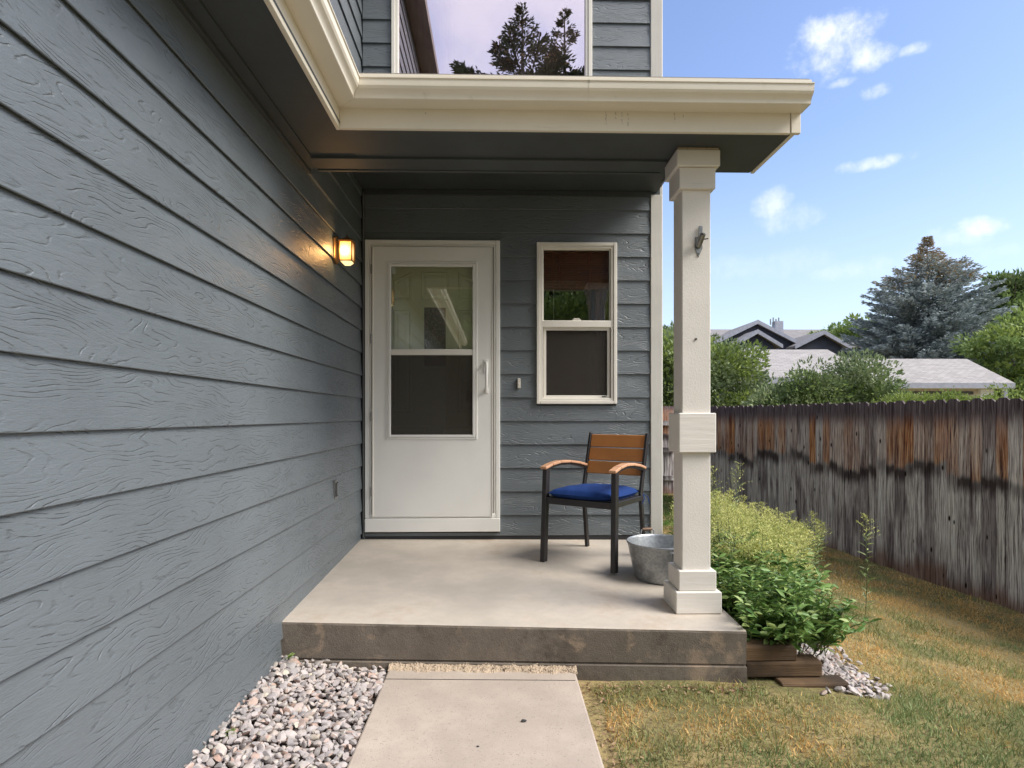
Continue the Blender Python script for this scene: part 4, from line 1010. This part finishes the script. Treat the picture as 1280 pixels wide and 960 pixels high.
def plume_plant(name, label, stems, cat='plant', mats=('silver', 'plume'), group=None, dens=1.0):
    """stems: list of (x, y, z0, height, lean_x, lean_y); narrow leaves below, feathery flower plume above"""
    xs_ = [s_[0] for s_ in stems]; root = empty(name, (sum(xs_)/len(xs_), sum(s_[1] for s_ in stems)/len(stems), min(s_[2] for s_ in stems)), label, cat, group)
    st_ = MB(); P, D, Sz, MI = [], [], [], []; FP, FD, FS = [], [], []
    for (x, y, z0, hh, lx, ly) in stems:
        p0 = Vector((x, y, z0)); up = Vector((lx, ly, hh)); bend = Vector((random.uniform(-.04,.04), random.uniform(-.04,.04), 0))
        at = lambda t_: p0+up*t_+bend*t_*t_
        st_.tube([at(0), at(.35), at(.7), at(1)], [.003, .0025, .0018, .001], 4, cap=False)
        nl = int(34*dens)
        for k in range(nl):
            t_ = .08+.74*k/nl; a = k*2.4+random.random(); dv = Vector((math.cos(a), math.sin(a), random.uniform(.1, .9))); P.append(at(t_)); D.append(dv); Sz.append(random.uniform(.042, .080)); MI.append(0 if random.random() < .6 else 2)
        nb = int(26*dens)
        for k in range(nb):
            t_ = .74+.27*k/nb; a = random.uniform(0, 6.28); L_ = .10*(1.06-t_)/.30*random.uniform(.75, 1.2)+.008
            dv = Vector((math.cos(a), math.sin(a), .55)).normalized()
            for j_ in range(6):
                q = at(min(t_, 1.0))+dv*L_*(j_+1)/6; FP.append(q); a2 = random.uniform(0, 6.28); FD.append(Vector((math.cos(a2), math.sin(a2), random.uniform(.2, 1.2)))); FS.append(random.uniform(.012, .024))
    st_.build('stems', M['stem'], root)
    P, D, Sz = np.array(P), np.array(D), np.array(Sz)
    o = scatter('leaf_mass', LEAF_V, LEAF_F, P, frames(D, RNG.normal(0, .4, len(P))), np.stack([Sz*.42, Sz, Sz], 1), [M['silver'], M['silver'], M['leaf_mid']], root, mi=np.array(MI)); o['kind'] = 'stuff'
    FP, FD, FS = np.array(FP), np.array(FD), np.array(FS)
    o = scatter('flower_plume', LEAF_V[:1]+LEAF_V[1:4]+LEAF_V[7:], [(0,2,1), (0,3,2), (1,2,4), (2,3,4)], FP, frames(FD, RNG.uniform(0, 6, len(FP))), np.stack([FS*.7, FS, FS], 1), M['plume'], root); o['kind'] = 'stuff'
    return root
stems = []
for i in range(300):
    y = random.uniform(3.3, 5.7); wdt = .38+.60*(y-3.2); f_ = random.random(); x = 1.22+f_*wdt
    if y > 4.1 and x < .315*y: continue
    stems.append((x, y, ground_z(x, y)+.01, (.68-.26*f_)*random.uniform(.62, 1.18), random.gauss(0, .07), random.gauss(0, .07)))
plume_plant('goldenrod', 'mass of feathery yellow green goldenrod plants between the bush and the fence', stems)
plume_plant('goldenrod', 'single tall feathery stalk nearest the fence, right of the goldenrod mass', [(2.52, 4.05, ground_z(2.5, 4.05), .68, .05, .02)], group='lone goldenrod stalks', dens=.8)
plume_plant('goldenrod', 'tallest silvery stalk rising beside the white post against the fence', [(1.50, 4.15, -.3, .86, .02, .05), (1.46, 3.95, -.3, .70, .0, .05)], group='lone goldenrod stalks', dens=.8)
plume_plant('goldenrod', 'feathery stalk in front of the fence, second right of the post', [(1.82, 4.6, -.33, .88, .03, .05)], group='lone goldenrod stalks', dens=.8)
# little weed at the foot of the wall, leaf litter, twig on slab
wr = MB(); P = np.array([(-.965+random.gauss(0,.006), 2.18+random.gauss(0,.009), -.225) for _ in range(22)]); a = RNG.uniform(0, 6.28, 22); D = np.stack([np.cos(a), np.sin(a), RNG.uniform(.3, 1.3, 22)], 1)
o = scatter('weed', LEAF_V, LEAF_F, P, frames(D), RNG.uniform(.02,.045,22), M['leaf_mid']); tag(o, 'small green weed growing out of the gravel at the foot of the wall', 'weed')
o = scatter('weed', LEAF_V, LEAF_F, P+np.array([.0, .62, .03]), frames(D[::-1]), RNG.uniform(.015,.035,22), M['leaf_mid']); tag(o, 'tiny green weed where the porch slab meets the siding', 'weed')
n = 260; x = RNG.uniform(.365, .45, n)+RNG.random(n)**3*.12; y = RNG.uniform(1.2, 2.72, n); xb = RNG.uniform(.36, 1.12, 160); yb = 2.72-.058*(xb)-RNG.random(160)**2*.07+.0
P = np.stack([np.concatenate([x, xb]), np.concatenate([y, yb]), np.full(n+160, -.293)+RNG.uniform(0,.012,n+160)], 1)
M['litter'] = leaf_mat('dry_brown_leaves', (.13, .06, .035), (.48, .34, .20), .8, .1)
a = RNG.uniform(0, 6.28, n+160); D = np.stack([np.cos(a), np.sin(a), RNG.normal(0, .35, n+160)], 1)
o = scatter('leaf_litter', LEAF_V, LEAF_F, P, frames(D, RNG.normal(0,.6,n+160)), RNG.uniform(.010,.026,n+160), M['litter'], kind='stuff'); tag(o, 'dry brown leaf litter along the edge of the walk and step', 'leaves')
for (x, y, s_) in ((.10, 2.30, .010), (-.07, 2.13, .005)):
    vs, fs = VAR[1]; m = MB(); m.add([(x+p[0]*s_, y+p[1]*s_, -.2495+s_*.4+p[2]*s_) for p in vs], fs); o = m.build('pebble', M['dark_plastic']); tag(o, 'dark pebble lying on the walk, the %s of two' % ('larger' if s_ > .008 else 'smaller'), 'pebble')

# ---------------------------------------------------------------- TREES
M['bark'] = grained('grey_brown_bark', (.14, .11, .085), .95, .4, 2, .02, .2, .3)
def tree(name, label, cat, base, trunk_h, blobs, n, size, mat, clump=.5, group=None, limbs=7, nclump=120, tr=.18, mat2=None):
    root = empty(name, base, label, cat, group); Bv = Vector(base); m = MB()
    top = Vector(blobs[0][0]); m.tube([Bv, Bv+Vector((.05, 0, trunk_h*.5)), Bv+Vector((0, 0, trunk_h))], [tr, tr*.8, tr*.6], 8)
    for i in range(limbs):
        b_ = blobs[i % len(blobs)]; c = Bv+Vector(b_[0])+Vector((random.uniform(-.5,.5)*b_[1][0], random.uniform(-.5,.5)*b_[1][1], random.uniform(-.2,.6)*b_[1][2]))
        s0 = Bv+Vector((0,0,trunk_h*random.uniform(.6,1))); m.tube([s0, s0.lerp(c, .5)+Vector((0,0,.1*trunk_h)), c], [tr*.45, tr*.28, tr*.08], 6)
    m.build('trunk', M['bark'], root)
    vol = np.array([b_[1][0]*b_[1][1]*b_[1][2] for b_ in blobs])**.67; pr = vol/vol.sum(); bi = RNG.choice(len(blobs), nclump, p=pr)
    C = np.array([b_[0] for b_ in blobs])[bi]; Rr = np.array([b_[1] for b_ in blobs])[bi]
    d = RNG.normal(0, 1, (nclump, 3)); d /= np.linalg.norm(d, axis=1, keepdims=True); rad = RNG.uniform(.45, 1.0, (nclump, 1)); CC = C+d*Rr*rad
    ci = RNG.integers(0, nclump, n); off = RNG.normal(0, 1, (n, 3)); off /= np.maximum(1, np.linalg.norm(off, axis=1, keepdims=True)/1.6)
    cs = RNG.uniform(.6, 1.3, nclump)[ci][:,None]*clump
    P = CC[ci]+off*cs*np.array([1,1,.7])*.6; P[:,2] = np.maximum(P[:,2], .05)
    D = off+d[ci]*.8+RNG.normal(0, .6, (n, 3))+np.array([0,0,.1]); s_ = RNG.uniform(.7, 1.35, n)*size
    mats = [mat] if mat2 is None else [mat, mat2]
    mi = None if mat2 is None else (RNG.random(nclump)[ci] < .4).astype(int)
    o = scatter('crown', LEAF_V[:1]+LEAF_V[1:4]+LEAF_V[7:], [(0,2,1), (0,3,2), (1,2,4), (2,3,4)], P+np.array(base), frames(D, RNG.uniform(0,6,n)), np.stack([s_*1.1, s_, s_], 1), mats, root, mi=mi); o['kind'] = 'stuff'
    return root
def spruce(label, base, H, Rw, mats, top_brown=.0, n_whorl=34, group=None, cat='tree', tsize=.16, seed=3, k=1.0):
    rn = random.Random(seed); root = empty('spruce_tree', base, label, cat, group); Bv = Vector(base); m = MB(); m.tube([Bv, Bv+Vector((0,0,H*.5)), Bv+Vector((0,0,H*.97))], [H*.018, H*.011, .02], 8)
    P, D, Sz, MI = [], [], [], []; br = MB()
    for w_ in range(n_whorl):
        f = (w_+.3)/n_whorl; z = H*(.06+.93*f**.92)
        prof_ = float(np.interp(1-f, [0, .05, .10, .16, .24, .36, .52, .75, 1], [0, .045, .12, .22, .48, .70, .88, 1.0, .95])) ; nb = max(4, int((13-7*f)*k))
        for b_ in range(nb):
            L_ = Rw*prof_*rn.uniform(.70, 1.15)+.05; a = rn.uniform(0, 6.283); e = Vector((math.cos(a), math.sin(a), 0)); droop = -.22*(1-f)+.35*f
            tipc = lambda t_: Bv+Vector((0,0,z))+e*L_*t_+Vector((0,0,L_*(droop*t_+.16*t_*t_)))
            br.tube([tipc(0), tipc(.5), tipc(1)], [.035*(1-f)+.01, .02*(1-f)+.006, .004], 4, cap=False)
            nt = max(5, int(L_*13)); side = Vector((-e.y, e.x, 0))
            for q in range(nt):
                t_ = .22+.80*(q+rn.random())/nt; base_p = tipc(t_); sl_ = (1.05-t_)*L_*.34+.08
                for s__ in (-1, 1, 0):
                    for r__ in range(2):
                        off = side*s__*sl_*rn.uniform(.1, 1)+Vector((0,0,rn.uniform(-.10,.05)))+e*rn.uniform(-.05,.1)
                        P.append(base_p+off); D.append(e*.8+side*s__*.8+Vector((rn.uniform(-.3,.3), rn.uniform(-.3,.3), rn.uniform(-.15,.45)))); Sz.append(rn.uniform(.7,1.3)*tsize*(1-.62*f))
                        MI.append(1 if (f > .66 and rn.random() < top_brown*(1.1 if f > .82 else .45)) else 0)
    m.build('trunk', M['bark'], root); br.build('branches', M['bark'], root)['kind'] = 'stuff'
    TV = [(0,0,0), (-.16,.35,.05), (0,.45,.12), (.16,.35,.05), (0,1,.0), (0,.45,-.12)]; TF = [(0,1,4), (0,4,3), (0,2,4), (0,4,5)]
    P, D, Sz = np.array(P), np.array(D), np.array(Sz)
    o = scatter('crown', TV, TF, P, frames(D, RNG.uniform(0,6,len(P))), Sz, mats, root, mi=np.array(MI)); o['kind'] = 'stuff'
    return root
GZB = -.70
M['spruce_blue'] = leaf_mat('blue_spruce_needles', (.17, .215, .21), (.68, .74, .74), .6, .1)
M['spruce_brown'] = leaf_mat('brown_cones', (.34, .23, .11), (.58, .43, .24), .7, .1)
M['spruce_green'] = leaf_mat('dark_green_needles', (.035, .055, .03), (.12, .16, .085), .6, .1)
M['tree_green'] = leaf_mat('tree_leaves_green', (.08, .13, .04), (.28, .38, .12), .55, .3)
M['tree_light'] = leaf_mat('tree_leaves_yellow_green', (.12, .18, .035), (.34, .42, .11), .55, .35)
M['tree_dark'] = leaf_mat('tree_leaves_dark', (.06, .085, .035), (.20, .26, .10), .55, .2)
M['shrub'] = leaf_mat('grey_green_shrub_leaves', (.08, .12, .055), (.34, .41, .20), .55, .25)
spruce('big blue spruce with a browning pointed top behind the grey garage roof', (23.3, 32, GZB), 11.5, 3.8, [M['spruce_blue'], M['spruce_brown']], top_brown=.55, n_whorl=50, tsize=.31, k=1.35)
tree('leafy_tree', 'dark branching tree at the right edge behind the yellow green tree', 'tree', (28.6, 33, GZB), 5, [((0,0,6.2), (3.0,2.5,2.6)), ((-1.2,0,4.2), (2.6,2,2.0)), ((.3,0,8.3), (1.3,1.2,1.5)), ((-3.0,0,3.3),(1.4,1.2,1.6))], 20000, .26, M['tree_dark'], .75, 'trees beyond the garage', nclump=140, mat2=M['tree_green'])
tree('leafy_tree', 'bright yellow green tree at the right edge in front of the spruce', 'tree', (22.9, 25.5, GZB), 3, [((0,0,3.9), (2.6,2.2,2.2)), ((-.6,0,2.2), (2.2,1.8,1.4)), ((1.5,0,5.0), (1.6,1.6,1.2))], 20000, .20, M['tree_light'], .62, 'trees beyond the garage', nclump=120, mat2=M['tree_green'])
tree('leafy_tree', 'rounded green tree between the dark blue house and the spruce', 'tree', (26.6, 46, GZB), 4, [((.3,0,7.3), (1.6,1.6,1.5)), ((-1.3,0,6.8), (1.2,1.2,1.2)), ((2.0,0,7.6), (2.0,1.6,1.7)), ((3.6,0,6.6), (2.0,1.6,2.4))], 22000, .30, M['tree_green'], .7, 'trees beyond the garage', nclump=170, mat2=M['tree_light'])
tree('leafy_tree', 'narrow dark tree seen in the gap between house corner and porch post', 'tree', (7.9, 28, GZB), 3, [((0,0,4.4), (.85,.85,1.7)), ((-.6,0,2.4), (1.6,1.2,1.6))], 10000, .19, M['tree_dark'], .5, 'trees beyond the garage', nclump=70)
tree('leafy_tree', 'small treetop just showing over the roof right of the post', 'tree', (15.4, 43, GZB), 4, [((0,0,6.6), (.6,.6,.9))], 700, .22, M['tree_dark'], .4, 'trees beyond the garage', nclump=20)
def copy_thing(o, loc, rz, sc, label):
    c = o.copy(); COL.objects.link(c); c.location = loc; c.rotation_euler = (0, 0, rz); c.scale = (sc, sc, sc); c['label'] = label
    for ch in o.children:
        d_ = ch.copy(); COL.objects.link(d_); d_.parent = c
    return c
lt = [o for o in COL.objects if o.get('label', '').startswith('dark branching tree')][0]
for (x_, y_, rz_, sc_, lb_) in ((30.5, 22, 1.3, .8, 'first tree outside the right edge of the view, next to the garages'), (33, 13, 2.9, .9, 'second tree outside the right edge of the view, past the fence'), (30, 3.5, 4.4, .75, 'third tree outside the right edge of the view, past the fence'), (37, -6, .4, 1.0, 'fourth tree outside the right edge of the view, level with the viewer')):
    copy_thing(lt, (x_, y_, GZB), rz_, sc_, lb_)
# shrubs just beyond the fence
tree('shrub', 'large rounded grey green shrub beyond the fence beside the post', 'shrub', (5.1, 14, GZB), .9, [((.25,0,2.0), (1.15,.8,1.35)), ((-1.1,0,2.2), (1.0,.8,1.35)), ((1.25,0,1.45), (.8,.7,1.0)), ((0,0,1.3), (1.8,.7,.8))], 56000, .10, M['shrub'], .46, 'shrubs beyond the fence', nclump=260, tr=.06, mat2=M['tree_light'])
tree('shrub', 'broad darker shrub beyond the fence in front of the garage roof', 'shrub', (6.2, 11, GZB), .7, [((.6,0,1.75), (.72,.5,1.0)), ((-.5,0,1.6), (.75,.5,.95)), ((0,0,1.45), (1.2,.6,.8)), ((-1.1,0,1.35),(.5,.5,.75))], 52000, .072, M['shrub'], .34, 'shrubs beyond the fence', nclump=260, tr=.05, mat2=M['tree_green'])
tree('shrub', 'low bright green shrub just topping the fence below the garage eave', 'shrub', (7.5, 10, GZB), .6, [((0,0,1.66), (.55,.3,.36)), ((.65,0,1.60), (.5,.3,.36)), ((-.6,0,1.64), (.5,.3,.36))], 22000, .045, M['tree_light'], .18, 'shrubs beyond the fence', nclump=320, tr=.04)
tree('shrub', 'bright green shrub at the right edge above the fence top', 'shrub', (9.55, 11, GZB), .6, [((0,0,1.6), (.55,.4,.7)), ((.5,0,1.2), (.6,.5,.9))], 5000, .06, M['tree_light'], .22, 'shrubs beyond the fence', nclump=100, tr=.04)
# trees behind the viewer, seen only as reflections in the glass
tree('leafy_tree', 'spreading street tree across from the porch, mirrored green in the window', 'tree', (1.9, -9.5, -.3), 2.2, [((0,0,3.6), (2.2,1.8,1.7)), ((-1.6,0,3.0), (1.5,1.4,1.4)), ((1.8,0,3.1), (1.6,1.4,1.5))], 26000, .15, M['tree_light'], .5, 'trees behind the viewer', nclump=220, mat2=M['tree_green'])
tree('leafy_tree', 'second street tree across from the porch, mirrored in the door glass', 'tree', (-2.9, -11, -.3), 2.4, [((0,0,4.6), (2.8,1.8,2.6)), ((2.0,0,3.9), (1.9,1.4,2.4)), ((-.5,0,1.8), (3.2,1.2,1.6))], 34000, .18, M['tree_light'], .5, 'trees behind the viewer', nclump=220, mat2=M['tree_green'])
spruce('taller narrow conifer across the street, mirrored in the upper window', (1.0, -15, -.3), 18.0, 5.0, [M['spruce_green'], M['spruce_brown']], .1, 40, 'conifers behind the viewer', tsize=.42, seed=5, k=.7)
spruce('slender conifer across the street, second one mirrored in the upper window', (2.75, -15.5, -.3), 18.2, 4.0, [M['spruce_green'], M['spruce_brown']], .1, 40, 'conifers behind the viewer', tsize=.40, seed=6, k=.7)

# ---------------------------------------------------------------- NEIGHBOUR BUILDINGS
def shingle_mat(name, col):
    t = NT(name); v = t.obj(rand=False); bk_ = t.new('ShaderNodeTexBrick'); t.l.new(v, bk_.inputs['Vector'])
    sp = t.new('ShaderNodeSeparateXYZ'); t.l.new(v, sp.inputs[0]); cb = t.new('ShaderNodeCombineXYZ'); t.l.new(sp.outputs[0], cb.inputs[0]); t.l.new(t.m('MULTIPLY', t.m('ADD', sp.outputs[1], sp.outputs[2]), 1.0), cb.inputs[1]); t.l.new(cb.outputs[0], bk_.inputs['Vector'])
    bk_.inputs['Scale'].default_value = 1.0; bk_.inputs['Brick Width'].default_value = .30; bk_.inputs['Row Height'].default_value = .17; bk_.inputs['Mortar Size'].default_value = .012
    bk_.inputs['Color1'].default_value = (*scale3(col, .82), 1); bk_.inputs['Color2'].default_value = (*scale3(col, 1.15), 1); bk_.inputs['Mortar'].default_value = (*scale3(col, .6), 1)
    n = t.noise(v, 5, 4); c = t.mix(t.rng(n, .3, .7, 0, .4), bk_.outputs[0], scale3(col, .8))
    return t.done(c, .95, spec=.2)
M['roof_tan'] = shingle_mat('pinkish_grey_shingles', (.36, .335, .32)); M['roof_grey'] = shingle_mat('grey_shingles', (.27, .255, .25))
M['navy_wall'] = simple('dark_navy_siding', (.035, .04, .058), .7); M['far_trim'] = simple('blue_grey_trim', (.30, .31, .36), .6); M['tan_wall'] = simple('pale_stucco', (.52, .46, .38), .85); M['far_white'] = simple('white_trim_far', (.7,.7,.7), .6)
def garage(label, x0, x1, ye, yr, ze, zr, open_=True):
    g_ = empty('neighbour_garage', ((x0+x1)/2, ye+.5, GZB), label, 'garage', 'garages beyond the fence'); yb = 2*yr-ye
    m = MB(); m.prism([(ye, ze), (yr, zr), (yb, ze), (yb, ze-.06), (yr, zr-.08), (ye, ze-.06)], lambda a, b_, t: (t, a, b_), x0, x1); m.build('roof', M['roof_tan'], g_)
    m = MB(); m.box(x0, x1, ye-.03, ye-.001, ze-.20, ze-.012).build('fascia', M['far_trim'], g_)
    m = MB(); m.box(x0+.4, x1-.45, ye+.5, yb-.5, GZB, ze-.1); m.prism([(ye+.5, ze-.1), (yr, zr-.12), (yb-.5, ze-.1)], lambda a, b_, t: (t, a, b_), x0+.4, x1-.45); m.build('wall', M['tan_wall'], g_)
    m = MB(); m.box(x0, x1, ye, ye+.5, ze-.21, ze-.19).build('soffit', M['far_white'], g_)
    if open_:
        m = MB(); m.box(x1-4.6, x1-1.2, ye+.46, ye+.499, ze-.42, ze-.30).build('window', M['dark_plastic'], g_)
        m = MB(); m.box(x1-1.0, x1-.5, ye+.35, ye+.499, GZB, ze-.22).build('door_trim', M['far_white'], g_)
        m = MB(); m.box(x1-.35, x1-.22, ye+.05, ye+.18, GZB, ze-.2).build('downspout', M['far_trim'], g_)
garage('long low garage with pinkish grey shingle roof at the right, before the spruce', 11.6, 19.35, 22, 24.3, 2.165, 3.28)
garage('left garage with slightly higher shingle roof behind the broad shrub', 8.6, 12.26, 19, 22, 2.16, 3.39, False)
nh = empty('neighbour_house', (19.5, 42, GZB), 'dark navy two storey house with grey gable roofs far beyond the garages', 'house')
def gable(name, ax, az, lx, lz, rx, rz, y, depth, over=.35):
    """front facing gable: apex (ax,az), eaves (lx,lz),(rx,rz)"""
    m = MB(); th = .16; m.prism([(lx, lz), (ax, az), (rx, rz), (rx, rz-th), (ax, az-th-.05), (lx, lz-th)], lambda a, b_, t: (a, t, b_), y, y+depth); r_ = m.build('roof', M['roof_grey'], nh)
    m = MB(); m.prism([(lx-.02, lz+.02), (ax, az+.02), (rx+.02, rz+.02), (rx+.02, rz-.24), (ax, az-.27), (lx-.02, lz-.24)], lambda a, b_, t: (a, t, b_), y-.06, y-.003); m.build('barge_board', M['far_trim'], r_)
    m = MB(); m.prism([(lx+.45, lz-.02), (ax, az-.22), (rx-.45, rz-.02), (rx-.45, 1), (lx+.45, 1)], lambda a, b_, t: (a, t, b_), y+over, y+depth-.1); m.build('wall', M['navy_wall'], nh)
def at(px, py, Y):
    D_ = Y*math.cos(YAW); u = (px-640)/750; X_ = Y*(u*math.cos(YAW)+math.sin(YAW))/(math.cos(YAW)-u*math.sin(YAW)); dep = Y*math.cos(YAW)+X_*math.sin(YAW); return X_, CAMZ+(520-py)*dep/750
def gpx(n, a, l, r, y, dep): 
    A, L_, R_ = at(*a, y), at(*l, y), at(*r, y); gable(n, A[0], A[1], L_[0], L_[1], R_[0], R_[1], y, dep)
gpx('a', (947, 400), (893, 427), (1000, 428), 42, 8); gpx('b', (947, 412), (920, 428), (978, 431), 40, 2.2); gpx('c', (1030, 413), (994, 432), (1064, 433), 41, 6)
xa, za = at(880, 412, 48); xb, zb = at(1060, 412, 48); xc, zc = at(1086, 431, 43)
m = MB(); m.add([(xa-14, 48, za), (xb, 48, zb), (xc, 43, zc), (xa-14, 43, zc), (xa-14, 48, za-.2), (xb, 48, zb-.2), (xc, 43, zc-.2), (xa-14, 43, zc-.2)], [(0,1,2,3),(7,6,5,4),(3,2,6,7),(2,1,5,6),(0,3,7,4),(1,0,4,5)]); m.build('roof', M['roof_grey'], nh)
xw, _ = at(1079, 431, 43.4); m = MB(); m.box(xa-13.6, xw, 43.6, 48, GZB, zc-.05); m.build('wall', M['navy_wall'], nh)
x0_, z0_ = at(967, 412, 47); x1_, z1_ = at(977, 402, 47); m = MB(); m.box(x0_, x1_, 46.7, 47.3, z0_-1.2, z1_); m.build('chimney', M['far_trim'], nh)
m = MB()
for k in range(4): m.tube([(x0_-.25+k*.22, 47, z1_-.25), (x0_-.25+k*.22, 47, z1_+.2+.12*(k % 2))], .05, 6)
m.build('flue_pipe', M['chrome'], nh)
for (a, b_) in (((936, 431), (952, 436)), ((1018, 436), (1038, 441))):
    p, q = at(*a, 39.9), at(*b_, 39.9); m = MB(); m.box(p[0], q[0], 40.3, 40.36, q[1], p[1]); m.build('window', M['far_white'], nh)
